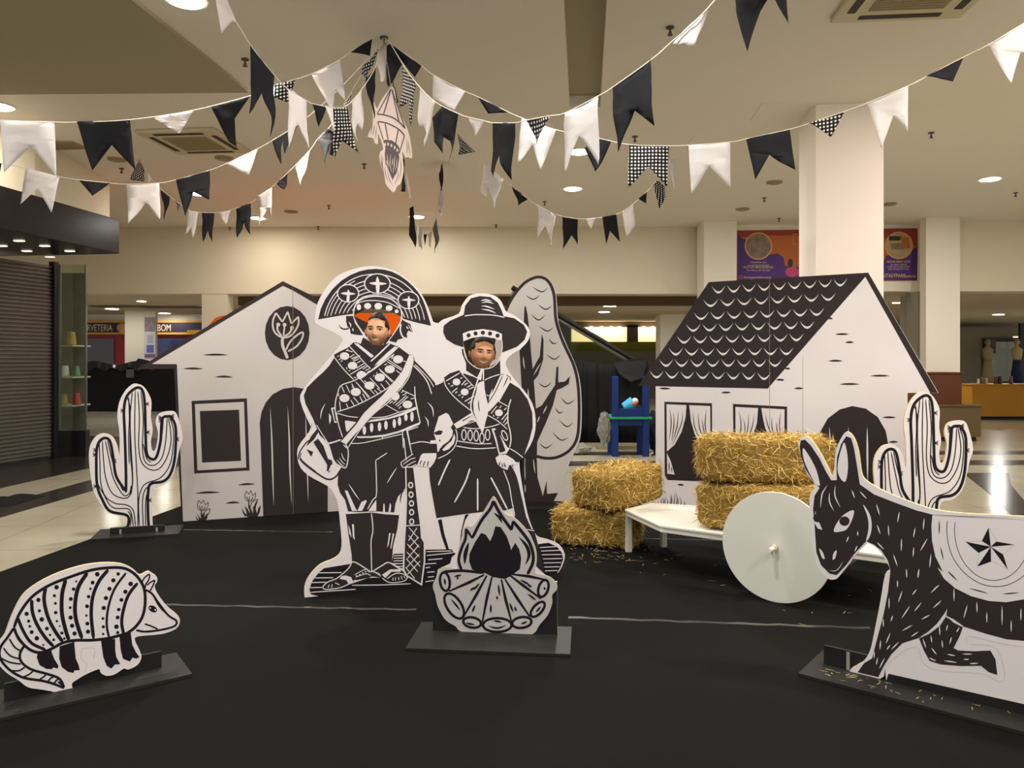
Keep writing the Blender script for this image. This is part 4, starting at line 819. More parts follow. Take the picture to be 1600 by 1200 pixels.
b.slab('base_plate', tr, -.25, .95, .008, .03, .16, -.3, blackpaint); b.slab('base_block', tr, .15, .85, .03, .07, .03, .0015, blackpaint)
# ================================================================ right house
b = Board((1.52, 7.7), (3.148, 6.75))
hr = board_thing('house_cutout', b, 'right cardboard house with black scalloped roof, two curtained windows and arched door', 'cutout')
b.panel(pts('P 997,603 1107.5,440.7 1356.7,426 1466.3,614 1418,614 1418,900 1024.5,900 1024.5,603.5'), smooth=False, zmin=.009)
b.fill('P 997,603 1107.5,440.7 1356.7,426 1352,432.5 1199.5,607.2'); b.fill('P 1356.7,426 1465.5,613.8 1453.5,613.8 1352,432.5')
rows = [((1111, 447), (1325, 434.5), 9), ((1097.6, 468), (1307.3, 457), 8), ((1082.8, 488), (1289, 480.7), 8), ((1070.7, 506.4), (1274, 501), 8), ((1056.5, 524.8), (1257, 520.6), 8), ((1043.7, 543.2), (1241, 542.4), 8), ((1028.7, 560.8), (1223, 560.8), 8), ((1014, 578.6), (1205.8, 581.5), 8)]
for (x0, y0), (x1, y1), n in rows:
    for k in range(n):
        ta, tb = k/n+.006, (k+1)/n-.006
        ax, bx = x0+(x1-x0)*ta, x0+(x1-x0)*tb; ay, by = y0+(y1-y0)*ta, y0+(y1-y0)*tb
        wv = bx-ax; up = []; lo = []
        for j in range(11):
            t = j/10; s_ = math.sin(PI*t)
            up.append((ax+wv*t, ay+(by-ay)*t+9.0*s_**.9)); lo.append((ax+wv*t, ay+(by-ay)*t+12.4*s_**.9))
        b.poly(up+lo[-2:0:-1], 0, 2)
for fr, cur in (('K 205,733 468,742 470,1175 222,1165 207,1140', ['217,747 327,752 322,820 300,900 262,970 219,1008', '342,752 458,757 459,940 440,1000 405,975 372,910 352,840', '219,1015 240,1060 262,1135 221,1130']),
                ('K 583,745 882,760 882,1180 590,1175', ['597,762 722,768 716,850 692,925 655,975 598,1010', '740,768 868,775 866,980 830,985 790,940 762,880 748,820'])):
    b.fill(fr)
    for c in cur: b.fill('K '+c, 0, 2)
for s in ('235,770 243,850 232,950', '255,790 258,860 245,950', '281,785 275,870 245,965', '305,780 300,850 250,975', '362,785 375,880 425,980', '392,790 400,880 440,985', '412,830 425,900 440,950', '437,775 430,860 443,950', '615,785 628,850 622,980', '640,820 650,880 640,980', '670,800 665,880 640,990', '700,800 690,870 650,985', '760,790 775,860 812,960', '797,815 800,880 822,960', '822,840 828,900 836,955', '848,790 840,860 850,960', '230,1060 232,1120', '245,1090 248,1125'): b.line('K '+s, 1.5, mi=1, lvl=3, taper=3)
b.fill('L 178,1400 175,830 186,762 220,702 275,660 335,643 398,655 455,695 492,760 505,830 500,1400')
b.line('L 228,742 234,860 240,972', 3.0, lvl=2, taper=3); b.line('L 405,742 407,1002', 3.0, lvl=2, taper=3); b.line('L 317,742 317,900', 1.8, lvl=2, taper=3)
for s in ('L 216,233 231,232 245,235', 'L 255,307 288,306 320,307', 'L 302,345 322,344 343,345', 'L 222,432 255,431 290,432', 'L 420,502 465,501 510,502', 'L 275,541 322,540 370,541', 'L 475,697 508,696 540,697', 'L 62,561 85,560 107,561', 'L 505,812 550,811', 'L 0,521 15,521', 'L 18,467 45,468', 'L 50,795 85,796', 'K 175,659 207,660 240,661', 'K 518,683 545,682 573,683', 'K 470,943 495,945', 'K 905,935 923,934 942,935', 'R 500,145 545,150 592,152', 'K 820,612 865,612', 'K 870,550 898,551'): b.line(s, 3.1, mi=1, lvl=1, taper=3)
for k, (x, y, h) in enumerate([(245, 425, 60), (275, 420, 90), (300, 420, 110), (330, 430, 130), (360, 430, 100), (395, 430, 150), (420, 432, 170), (450, 432, 185), (480, 432, 200), (505, 432, 120), (540, 440, 130), (580, 450, 90)]):
    b.line('R %d,%d %d,%d %d,%d' % (x, y+8, x+6+(k % 3)*6, y-h*.5, x+(12 if k % 2 else -8), y-h), 1.2, mi=2, lvl=1, taper=2)
b.line('K 785,45 786,1300', .6, mi=4, lvl=4); b.line('L 103,400 104,1300', .35, mi=4, lvl=4)
b.done('printed_panel', hr); strut(b, hr, .5, 1.1); strut(b, hr, 2.0, 1.4)
# ================================================================ cacti
def cactus(g0, g1, tf, label):
    b = Board(g0, g1); b.tf = tf
    t = board_thing('cactus_cutout', b, label, 'cutout')
    b.panel(pts('G 330,1050 330,1010 320,948 220,925 170,880 110,780 86,650 78,540 90,470 130,415 180,402 230,425 260,480 275,545 276,400 262,290 275,200 310,130 350,90 380,80 430,100 470,160 482,210 478,300 490,380 478,460 490,518 512,495 525,400 510,330 530,275 590,258 635,265 660,320 685,430 665,500 645,590 620,680 560,740 490,757 485,850 490,1000 492,1050'), zmin=.026)
    b.line('G 330,1008 328,935 215,905 165,830 132,740 126,600 130,500 150,450 185,432 215,455 235,550 255,680 320,780', 4.4, mi=2, lvl=1)
    b.line('G 318,785 318,650 310,400 305,250 325,160 385,108 425,125 440,220 445,400 452,530 482,568 515,555 542,450 552,312 592,292 612,302 640,370 635,550 608,660 560,712 480,728 462,780 460,900 465,1008', 4.4, mi=2, lvl=1)
    for s in ('145,460 150,600 155,720 185,810 250,855 320,865 365,900 380,1005', '165,450 175,600 190,700 230,790 300,822 345,800 360,700 345,500 345,250 325,165', '185,450 215,600 240,700 300,800 340,790 352,740', '130,720 170,790 230,880 330,890 355,930 365,1005', '200,450 225,560 262,690 300,775',
              '345,1005 350,940 330,905', '395,1005 395,800 385,600 375,400 378,120', '360,130 345,300 352,500 362,700 350,800', '405,1005 400,850 415,770 450,725 540,690 600,610 622,500 625,380 600,298', '430,1005 425,850 440,770 480,735', '395,130 405,300 400,480 420,590 480,638 540,625 590,540 610,430 592,300', '415,130 430,300 425,500 445,590 500,608 550,560 575,450 585,300', '430,470 450,560 480,590', '560,300 550,420 525,540', '445,1005 445,850 455,790', '335,165 340,300 335,450 340,600'):
        b.line('G '+s, 1.7, mi=2, lvl=1)
    for x, y, s_ in ((118, 510, -1), (115, 540, -1), (120, 745, -1), (245, 580, 1), (295, 255, -1), (455, 212, 1), (460, 395, 1), (540, 300, -1), (542, 318, -1), (618, 290, 1), (650, 440, 1), (472, 835, 1)):
        for dy in (-12, 0, 12): b.line('G %g,%g %g,%g' % (x-s_*10, y, x+s_*12, y+dy), 1.3, mi=2, lvl=1)
    b.done('printed_panel', t)
    l0, l1 = -.02, .40
    b.slab('foot_block', t, l0, l1, .025, .075, .03, .002, blackpaint, .002)
    b.slab('base_plate', t, -.14, .53, .008, .025, .17, -.2, plate_m, .002)
    for u_ in (.06, .34): b.slab('bracket', t, u_-.008, u_+.008, .026, .06, .034, .03, screw_m)
    return t
cactus(ground(177, 838), ground(250, 833.5), None, 'left three armed cardboard cactus on a small black plate beside the left house')
cactus(ground(1365+38*1.0625, 862), ground(1365+111*1.0625, 862), lambda q: (1365+(q[0]-139)*1.0625, 611+(q[1]-599)*1.0625), 'right three armed cardboard cactus standing behind the donkey and the right house door')
# ================================================================ bonfire
b = Board(ground(675, 992), ground(871, 999))
cf = board_thing('bonfire_cutout', b, 'cardboard bonfire cutout with flames over crossed logs on a black base in front', 'cutout')
b.panel(pts('E 157,650 155,1100 990,1100 988,640'), mi=(5, 3, 4), smooth=False, zmin=.026, off=-.002)
b.panel(pts('E 157,660 172,720 190,800 240,890 310,935 330,960 400,992 500,1008 640,1012 700,1003 780,1000 840,975 870,925 925,860 955,780 955,725 985,690 985,650 950,612 900,590 842,575 852,500 848,430 828,370 795,305 740,240 690,200 640,180 600,120 570,70 548,80 480,190 425,265 385,262 362,285 350,330 332,400 316,500 318,548 250,535 205,548 190,585'), th=.006, off=.006)
b.line('E 350,560 330,490 350,410 375,350 380,280', 4.42, mi=2, lvl=11); b.line('E 380,280 420,345', 4.14, mi=2, lvl=11, smooth=False); b.line('E 420,345 480,230 540,150 562,95', 4.69, mi=2, lvl=11); b.line('E 562,95 600,170 655,250 685,290', 4.97, mi=2, lvl=11); b.line('E 685,290 692,230', 4.69, mi=2, lvl=11, smooth=False); b.line('E 692,230 750,300 800,370 825,440 825,510 790,585', 4.97, mi=2, lvl=11)
b.fill('E 575,265 610,270 650,330 675,400 680,425 708,375 735,420 748,480 740,550 690,590 640,618 560,605 500,575 420,555 400,500 402,450 440,370 480,310 510,320 540,365 560,320', 2, 11)
b.line('E 565,175 600,205 622,245', 4.14, mi=2, lvl=11, taper=3); b.line('E 732,335 785,400 800,460 775,525', 5.52, mi=2, lvl=11, taper=3); b.line('E 398,370 375,450 370,520', 6.21, mi=2, lvl=11, taper=3)
b.line('E 225,570 350,562 500,577', 4.42, mi=2, lvl=11)
for s in ('E 500,590 400,640 265,700', 'E 518,595 450,720 365,865', 'E 553,602 520,740 488,905', 'E 575,600 575,601', 'E 615,620 645,760 682,900', 'E 640,620 720,745 805,870', 'E 668,590 760,660 880,750', 'E 680,585 800,600 920,625'): b.line(s, 4.6, mi=2, lvl=11, smooth=False)
for x, y, rx, ry, r in ((238, 635, 32, 62, -8), (300, 798, 48, 95, -33), (420, 908, 60, 34, 10), (588, 925, 96, 46, 0), (752, 908, 65, 36, -8), (858, 820, 30, 62, 42), (896, 680, 32, 58, 18)):
    b.ell('E %g,%g' % (x, y), rx+9, ry+9, 2, 12, r); b.ell('E %g,%g' % (x, y), rx-9, ry-9, 0, 13, r)
b.fill('E 522,595 550,598 500,880 430,868 375,860', 0, 11) if False else None
for s in ('E 234,610 242,660', 'E 278,750 320,800 340,830', 'E 375,910 420,920 440,925', 'E 525,930 590,945 650,925', 'E 560,895 620,905', 'E 745,918 790,902', 'E 845,840 880,800', 'E 900,670 908,690', 'E 300,600 350,590', 'E 315,612 330,610', 'E 470,645 430,690', 'E 440,670 405,695', 'E 440,790 420,840', 'E 595,650 605,730', 'E 545,785 545,845', 'E 670,775 695,840', 'E 740,620 810,660', 'E 790,655 820,670', 'E 790,715 850,760', 'E 705,800 715,835', 'E 585,730 590,755'): b.line(s, 3.2, mi=2, lvl=14, taper=3)
b.done('printed_panel', cf, [white_warm, black, ink, edge, back_m, blackpaint])
b.slab('base_plate', cf, -.085, .755, .008, .025, .26, -.13, plate_m, .002)
# ================================================================ armadillo
b = Board(ground(6.8, 1107.6), ground(253.7, 1052))
ar = board_thing('armadillo_cutout', b, 'cardboard armadillo cutout facing right on a long black stand, front left', 'cutout')
b.panel(pts('F -15,600 30,540 70,430 130,310 200,240 330,165 500,105 650,80 780,85 860,120 905,158 955,135 985,148 1015,172 1015,205 1000,230 1020,280 1080,360 1150,420 1163,460 1140,505 1050,540 900,555 872,578 900,640 915,690 890,740 830,770 800,765 745,800 690,812 650,790 640,768 560,800 500,835 465,862 470,905 430,922 370,918 270,900 180,885 120,840 40,790 -20,720 -35,660'), zmin=.02)
b.line('F 90,500 128,405 205,302 310,230 430,180 580,130 700,112 800,115 865,148 910,200 935,260 938,350 920,430 880,490 830,530 790,545 700,568 600,580 480,582 400,600 330,638 260,660 200,645 150,605 110,550 90,500', 4.61, mi=2, lvl=1)
for s, wd in (('112,430 150,520 205,600 295,642', 4), ('205,320 210,400 240,480 290,560 345,620', 4.4), ('295,240 285,320 310,430 355,520 405,590', 4.6), ('425,190 402,280 400,400 420,500 445,580', 5), ('565,145 510,230 487,330 490,440 530,570', 5), ('700,125 640,200 600,300 590,420 605,570', 4.4), ('815,145 740,250 700,370 690,480 705,560', 3), ('890,210 830,290 797,390 787,470 800,540', 4)): b.line('F '+s, wd*1.25, mi=2, lvl=1)
dots = [(172, 410, 12), (185, 457, 9), (193, 491, 8), (205, 528, 11), (238, 568, 13), (280, 611, 6), (248, 320, 12), (255, 390, 9), (270, 446, 13), (303, 505, 11), (324, 546, 7), (347, 578, 8), (366, 238, 13), (352, 293, 9), (358, 342, 8), (360, 402, 10), (368, 457, 7), (386, 490, 5), (400, 534, 9), (416, 570, 7), (493, 200, 6), (476, 250, 10), (458, 314, 11), (454, 370, 8), (457, 434, 12), (466, 487, 12), (482, 537, 12), (629, 154, 13), (599, 208, 11), (585, 248, 7), (573, 299, 10), (563, 361, 11), (559, 421, 7), (565, 473, 11), (569, 525, 12), (733, 193, 12), (708, 248, 12), (685, 308, 12), (671, 372, 12), (665, 440, 8), (668, 494, 9), (667, 540, 7), (764, 152, 10), (845, 216, 13), (811, 267, 12), (785, 320, 11), (768, 382, 10), (761, 433, 11), (753, 493, 13), (761, 531, 9)]
for x, y, r in dots: b.ell('F %g,%g' % (x, y), r*1.15, r*1.15, 2, 1)
b.line('F 940,255 985,282 1040,365 1095,425 1140,455 1130,488 1050,512 940,525 880,515', 3.33, mi=2, lvl=1); b.line('F 985,282 1040,365 1095,425', 5.12, mi=2, lvl=1, taper=3)
b.line('F 915,215 932,180 965,155 962,190 945,215 935,255', 2.30, mi=2, lvl=1); b.line('F 950,225 975,205 1000,195 985,235 970,262', 2.30, mi=2, lvl=1)
b.ell('F 988,378', 30, 20, 2, 1, 32); b.ell('F 972,372', 4, 5, 0, 2); b.ell('F 1004,384', 5, 6, 0, 2); b.line('F 935,475 975,488 1020,508', 2.56, mi=2, lvl=1)
for s in ('385,620 480,590 485,650 490,700 510,745 515,775 482,775 475,792 440,785 400,755 383,700', '245,655 330,645 350,700 378,745 372,765 345,755 335,768 300,766 255,740 238,690', '652,575 745,572 745,640 752,690 778,735 742,738 720,765 690,745 668,690', '772,552 845,530 855,610 880,660 903,690 880,700 858,692 840,718 795,700 780,640'): b.fill('F '+s, 2, 1)
b.line('F 90,500 50,560 2,630 3,700 60,770 150,822 270,842 345,862 415,890', 4.10, mi=2, lvl=1); b.line('F 160,612 130,665 138,720 200,768 310,800 385,830 415,888', 4.10, mi=2, lvl=1); b.line('F 90,500 120,570 165,620', 4.61, mi=2, lvl=1)
for s in ('60,570 95,625 135,650', '22,630 65,680 128,702', '-5,690 60,722 135,735', '55,775 120,778 160,755', '150,820 190,800 215,778', '255,835 285,815 300,798', '310,845 330,825 350,815', '350,860 365,840 380,830'): b.line('F '+s, 2.6, mi=2, lvl=1)
b.fill('F 375,855 415,890 395,845 370,848', 2, 1); b.line('F 530,635 525,700 560,735 550,790', .3, mi=4, lvl=1); b.line('F 530,635 608,632 608,700', .3, mi=4, lvl=1)
b.done('printed_panel', ar)
L_ = b.len
b.slab('stand_rail', ar, 0, L_, .025, .1, -.016, -.034, blackpaint, .001); b.slab('base_plate', ar, -.16, L_+.1, .008, .025, .15, -.17, plate_m, .002)
# ================================================================ donkey
b = Board((1.51, 3.652), (2.118, 3.155))
dk = board_thing('donkey_cutout', b, 'large black cardboard donkey cutout with starred saddle blanket at the right front', 'cutout')
b.panel(pts('M 35,150 60,100 95,97 130,130 190,220 240,320 270,378 284,300 290,220 310,150 350,78 380,66 420,110 450,200 468,330 490,390 560,440 680,500 850,565 960,600 1120,625 1350,640 1600,652 P 1680,812 1780,832 1850,858 1900,905 1930,970 1945,1060 1940,1200 1940,1400 1500,1400 1390,1400 N 578,748 540,756 368,705 355,665 400,635 440,608 480,540 510,400 540,250 572,70 M 668,1020 640,960 600,900 560,862 512,838 490,860 430,920 380,990 310,1075 285,1090 240,1085 170,1010 140,900 120,700 110,600 115,500 150,440 90,350 50,230'), zmin=.026)
b.fill('M 50,125 80,120 120,160 180,250 230,350 262,402 300,400 298,300 302,240 330,150 365,95 400,110 420,180 440,300 460,430 560,500 700,555 850,610 965,640 P 1700,815 1780,840 1850,868 1895,910 1922,970 1932,1060 1930,1300 1870,1300 1865,1130 1850,1050 1790,1010 1720,1000 N 1440,485 1330,475 1200,440 1060,395 950,325 960,290 880,400 790,465 680,500 610,570 560,650 530,712 400,682 440,625 490,595 520,480 560,330 590,180 605,50 M 668,1010 655,960 610,890 560,850 505,825 480,850 420,915 370,985 300,1060 250,1050 190,990 158,900 145,700 135,600 145,510 180,455 130,400 80,320 50,230 42,170', 1, 1)
b.fill('N 915,392 952,335 1058,398 1040,450 1000,530 1030,545 1130,550 1230,545 1262,600 1273,697 1220,680 1170,640 1050,642 920,632 850,610 812,540 785,470 850,440', 1, 2)
b.fill('N 785,463 840,430 900,375 940,325 960,285 955,325 915,385 860,430', 0, 3); b.fill('N 950,325 1000,350 1060,392 1055,398 1000,370', 0, 3)
b.fill('N 593,690 1440,880 P 1700,1130 1935,1185 1935,1400 1380,1400 N 575,750', 5, 2)
for s in ('65,180 100,220 150,310 175,390 182,440 150,420 110,350 72,260', '352,140 370,200 378,280 375,350 360,410 330,395 307,340 310,270 330,190', '483,570 530,640 543,720 530,790 503,825 520,740 515,660', '280,757 300,700 350,640 418,610 405,680 370,740 330,757'): b.fill('M '+s, 0, 2, smooth=True)
b.ell('M 354,685', 36, 33, 1, 3); b.fill('M 150,615 158,650 200,745 170,738 146,700', 0, 2); b.ell('M 168,662', 31, 31, 1, 3)
b.fill('M 178,875 205,905 216,948 195,935', 0, 2, smooth=True); b.fill('M 300,888 290,940 272,952 277,910', 0, 2, smooth=True); b.line('M 245,1028 290,1030 320,1005 342,965', 1.1, lvl=2, taper=3)
for s in ('235,435 198,500 187,595', '250,485 250,550 280,615', '290,435 288,510 325,590'): b.line('M '+s, 1.9, lvl=2, taper=3)
for s in ('405,470 425,525|460,478 508,530|575,565 598,645|735,620 722,695|908,665 900,745|845,730 832,800|580,710 603,775|658,712 662,790|750,805 748,895|930,805 880,893|835,865 830,935|580,832 628,882|693,915 722,998|955,910 945,1010|783,1015 787,1080|870,1018 862,1080|722,1095 722,1145|1012,1130 975,1156|445,755 447,787|383,790 368,832|443,855 425,897').split('|'): b.line('M '+s, 1.9, lvl=3, taper=3)
for s in ('705,35 708,90|785,35 778,92|680,170 655,245|770,162 742,198|910,135 858,185|597,215 597,285|925,232 872,280|800,245 755,300|728,265 675,345|620,325 608,365|560,345 562,400|853,322 800,350|745,385 678,422|780,428 735,458|605,435 577,502|545,480 540,540|605,510 582,540|660,490 610,540|505,550 503,595|525,590 518,635|570,590 535,660|1003,155 1003,238|1087,260 1063,345|1145,240 1147,310|1208,305 1208,372|1303,265 1303,388|1422,280 1420,360|1360,355 1360,430|858,450 865,495|912,390 915,450|963,385 955,422|1037,400 1018,432|988,460 975,505|928,480 932,528|808,470 828,530|862,528 895,572|845,590 892,610|960,568 1012,578|1055,567 1118,567|940,608 1022,620|1062,600 1098,600|1100,627 1155,624|1520,300 1515,400|1600,270 1605,380|1700,300 1690,420').split('|'): b.line('N '+s, 1.9, lvl=3, taper=3)
b.fill('M 965,642 1200,655 1600,668 P 1650,816 1655,850 1640,890 N 1520,180 1440,225 1330,243 1220,235 1110,205 1010,155 940,95 900,25 M 1040,1040 985,930 962,820 958,720', 0, 4)
b.line('M 1068,680 1065,760 1080,860 1120,960 1200,1055 1300,1118 1400,1138 1500,1122 1600,1062 1690,960 1730,840 1740,720', 1.0, mi=2, lvl=5); b.line('M 1122,690 1120,780 1140,880 1190,980 1270,1058 1370,1095 1470,1080 1545,1030 1610,940 1650,840 1660,720', .9, mi=2, lvl=5); b.line('M 985,648 1300,662 1600,676', .4, mi=4, lvl=5)
for s in ('M 1012,680 1012,775', 'M 1020,860 1042,955', 'M 1072,1035 1140,1098', 'N 965,48 1025,108', 'N 1098,155 1218,188', 'N 1305,192 1410,183', 'N 1480,165 1540,120'): b.line(s, 1.8, mi=2, lvl=5, taper=3)
for s in ('1370,862 1355,730 1308,822', '1370,862 1408,826 1535,848', '1370,862 1488,1020 1455,915', '1370,862 1275,1000 1372,965', '1370,862 1195,828 1285,905'): b.fill('M '+s, 2, 5)
for s in ('1355,730 1412,820', '1535,848 1455,915', '1488,1020 1380,962', '1275,1000 1288,905', '1195,828 1308,822'): b.line('M '+s, .3, mi=4, lvl=5)
b.line('N 780,520 800,600 850,650 950,675 1180,690 1290,740 1320,700 1300,600 1250,520 1100,505', .5, mi=6, lvl=2); b.line('N 570,650 620,600 700,540 770,520', .5, mi=6, lvl=2)
b.line('N 1080,490 1100,455 1300,500 1440,520', .5, mi=6, lvl=2)
b.done('printed_panel', dk, [white, black, ink, edge, back_m, blackpaint, mat('print_grey', srgb(190, 184, 182), .6)])
b.slab('stand_rail', dk, -.02, 1.75, .025, .115, -.016, -.034, blackpaint, .001); b.slab('base_plate', dk, -.08, 1.85, .008, .025, .17, -.2, plate_m, .002)
b.slab('bracket', dk, .085, .1, .026, .11, -.012, -.016, screw_m)
def cloth_mat(name, col, gingham=False, trans=.25):
    m = bpy.data.materials.new(name); m.use_nodes = True; nt = m.node_tree; p = nt.nodes['Principled BSDF']; out = nt.nodes['Material Output']
    p.inputs['Roughness'].default_value = .9; p.inputs['Specular IOR Level'].default_value = .1
    tr = nt.nodes.new('ShaderNodeBsdfTranslucent'); mx = nt.nodes.new('ShaderNodeMixShader'); mx.inputs[0].default_value = trans
    nt.links.new(p.outputs[0], mx.inputs[1]); nt.links.new(tr.outputs[0], mx.inputs[2]); nt.links.new(mx.outputs[0], out.inputs[0])
    p.inputs['Base Color'].default_value = col; tr.inputs[0].default_value = col
    if gingham:
        uv = nt.nodes.new('ShaderNodeUVMap'); sep = nt.nodes.new('ShaderNodeSeparateXYZ'); nt.links.new(uv.outputs[0], sep.inputs[0])
        outs = []
        for k in (0, 1):
            mu = nt.nodes.new('ShaderNodeMath'); mu.operation = 'MULTIPLY'; mu.inputs[1].default_value = 1/.026; nt.links.new(sep.outputs[k], mu.inputs[0])
            fr = nt.nodes.new('ShaderNodeMath'); fr.operation = 'FRACT'; nt.links.new(mu.outputs[0], fr.inputs[0])
            gt = nt.nodes.new('ShaderNodeMath'); gt.operation = 'GREATER_THAN'; gt.inputs[1].default_value = .46; nt.links.new(fr.outputs[0], gt.inputs[0]); outs.append(gt)
        ad = nt.nodes.new('ShaderNodeMath'); ad.operation = 'ADD'; nt.links.new(outs[0].outputs[0], ad.inputs[0]); nt.links.new(outs[1].outputs[0], ad.inputs[1])
        rp = nt.nodes.new('ShaderNodeValToRGB'); rp.color_ramp.interpolation = 'CONSTANT'
        e = rp.color_ramp.elements; e[0].position = 0; e[0].color = srgb(225, 220, 212); e[1].position = .25; e[1].color = srgb(52, 49, 48)
        x = e.new(.75); x.color = srgb(20, 19, 20)
        dv = nt.nodes.new('ShaderNodeMath'); dv.operation = 'MULTIPLY'; dv.inputs[1].default_value = .5; nt.links.new(ad.outputs[0], dv.inputs[0]); nt.links.new(dv.outputs[0], rp.inputs[0])
        nt.links.new(rp.outputs[0], p.inputs['Base Color']); nt.links.new(rp.outputs[0], tr.inputs[0])
    return m
CW = cloth_mat('white_cotton', srgb(222, 216, 212), trans=.35); CB = cloth_mat('black_cotton', srgb(36, 36, 38), trans=.04); CG = cloth_mat('gingham_cotton', srgb(200, 200, 200), True, .1)
CMS = {'w': CW, 'b': CB, 'g': CG}
cord_m = mat('white_cord', srgb(216, 205, 186), .8)
rnd = random.Random(4)
def garland(label, ctrl, flags):
    c3 = [at(x, y, d) for x, y, d in ctrl]
    t = thing('bunting_garland', tuple(c3[0]), label, 'bunting', 'bunting strings radiating from the ceiling hook')
    # smooth cord through the control points
    P_ = []
    n = len(ctrl)
    for i in range(n-1):
        a, b_, c, d_ = c3[max(i-1, 0)], c3[i], c3[i+1], c3[min(i+2, n-1)]
        for j in range(4):
            u = j/4; P_.append(.5*((2*b_)+(c-a)*u+(2*a-5*b_+4*c-d_)*u*u+(3*b_-a-3*c+d_)*u**3))
    P_.append(c3[-1])
    for q in P_: q.z = min(q.z, CEIL-.004)
    bm = bmesh.new(); tube(bm, P_, .0034, 6); finish('cord', bm, cord_m, t, smooth=True)
    def depth(px, py):
        best = None
        for i in range(n-1):
            (x0, y0, d0), (x1, y1, d1) = ctrl[i], ctrl[i+1]
            L2 = (x1-x0)**2+(y1-y0)**2 or 1; u = max(0, min(1, ((px-x0)*(x1-x0)+(py-y0)*(y1-y0))/L2))
            e = (px-x0-u*(x1-x0))**2+(py-y0-u*(y1-y0))**2
            if best is None or e < best[0]: best = (e, d0+(d1-d0)*u)
        return best[1]
    for kind, s in flags:
        p = [tuple(float(v) for v in q.split(',')) for q in s.split()]
        dl, dr = depth(*p[0]), depth(*p[1]); w_ = (p[1][0]-p[0][0])
        dd = lambda q: dl+(dr-dl)*max(-.1, min(1.1, (q[0]-p[0][0])/(w_ if abs(w_) > 1 else 1)))
        tl, trr = at(*p[0], dl), at(*p[1], dr); ux = (trr-tl).normalized(); ph = rnd.random()*6; hx = Vector((ux.x, ux.y, 0)); hl_ = max(hx.length, .25); hx2 = ux.z/hl_*.6; hx = (hx/hl_).normalized()
        bm = bmesh.new(); q2 = []
        for i in range(len(p)):                               # densify the outline
            a, b_ = p[i], p[(i+1) % len(p)]
            for j in range(3): q2.append((a[0]+(b_[0]-a[0])*j/3, a[1]+(b_[1]-a[1])*j/3))
        V = [bm.verts.new(at(q[0], q[1], dd(q))) for q in q2]
        for tri in tessellate_polygon([[Vector((q[0], -q[1], 0)) for q in q2]]):
            try: bm.faces.new([V[i] for i in tri])
            except ValueError: pass
        bmesh.ops.subdivide_edges(bm, edges=bm.edges[:], cuts=2, use_grid_fill=True)
        bmesh.ops.triangulate(bm, faces=bm.faces[:])
        uvl = bm.loops.layers.uv.new('UVMap')
        for f in bm.faces:
            for lp in f.loops: r_ = lp.vert.co-tl; lp[uvl].uv = (r_.dot(hx)+5.004, -r_.z+hx2*r_.dot(hx)+5)
        hgt = max(.05, max(tl.z, trr.z)-min(v.co.z for v in bm.verts))
        nrm = Vector((ux.y, -ux.x, 0)).normalized() if (ux.x or ux.y) else Vector((0, -1, 0))
        for v in bm.verts:
            r_ = v.co-tl; g = max(0, min(1, (max(tl.z, trr.z)-v.co.z)/hgt))
            v.co += nrm*(g*.02*math.sin(r_.dot(ux)*26+ph)+g*.012*math.sin(r_.z*18+ph*2)+.006*noise.noise(v.co*14))
        bm.normal_update()
        o = finish('swallowtail_flag' if len(p) > 3 else 'pennant_flag', bm, CMS[kind], t, smooth=True)
        o['label'] = {'w': 'white cotton flag', 'b': 'black cotton flag', 'g': 'black and white checked flag'}[kind]
        md = o.modifiers.new('cloth', 'SOLIDIFY'); md.thickness = .0012
HUB = (600, 58, 6.4)
garland('topmost bunting string at the left edge, rising to the ceiling hook', [(-600, -250, 3.93), (-300, 100, 4.3), (-120, 172, 4.6), (0, 188, 4.9), (85, 191, 5.1), (122, 191, 5.2), (205, 187, 5.4), (300, 173, 5.7), (390, 150, 5.9), (430, 134, 6.0), (486, 116, 6.1), (531, 93, 6.2), (549, 80, 6.3), (582, 60, 6.38), HUB],
        [('w', '0,188 85,190 88,276 48,228 6,270'), ('b', '120,190 203,187 211,267 175,226 143,268'), ('w', '240,184 302,173 281,208'), ('b', '329,167 391,150 367,185 369,230 357,222'), ('g', '429,133 462,123 450,161 428,151'), ('w', '486,116 531,93 540,158 524,139 519,178 509,160'), ('b', '549,80 582,60 578,88')])
garland('bunting string dropping from the top edge left of centre and curling back to the hook', [(290, -95, 4.88), (340, -4, 5.0), (371, 37, 5.05), (391, 70, 5.1), (429, 118, 5.3), (450, 139, 5.4), (479, 157, 5.5), (488, 162, 5.55), (522, 168, 5.7), (542, 165, 5.8), (565, 140, 5.95), (587, 104, 6.15), (593, 75, 6.3), HUB],
        [('w', '336,-8 352,-8 371,37 362,35 345,50'), ('b', '391,70 429,118 426,214 411,145 391,178'), ('w', '450,139 479,157 480,236 467,190 452,230'), ('b', '488,162 510,167 502,197'), ('w', '507,165 522,168 523,209'), ('g', '520,170 542,165 559,239 534,220 524,248'), ('w', '549,160 565,140 568,206 560,193 557,226'), ('g', '560,115 593,75 572,127'), ('b', '572,124 587,104 585,160 582,187')])
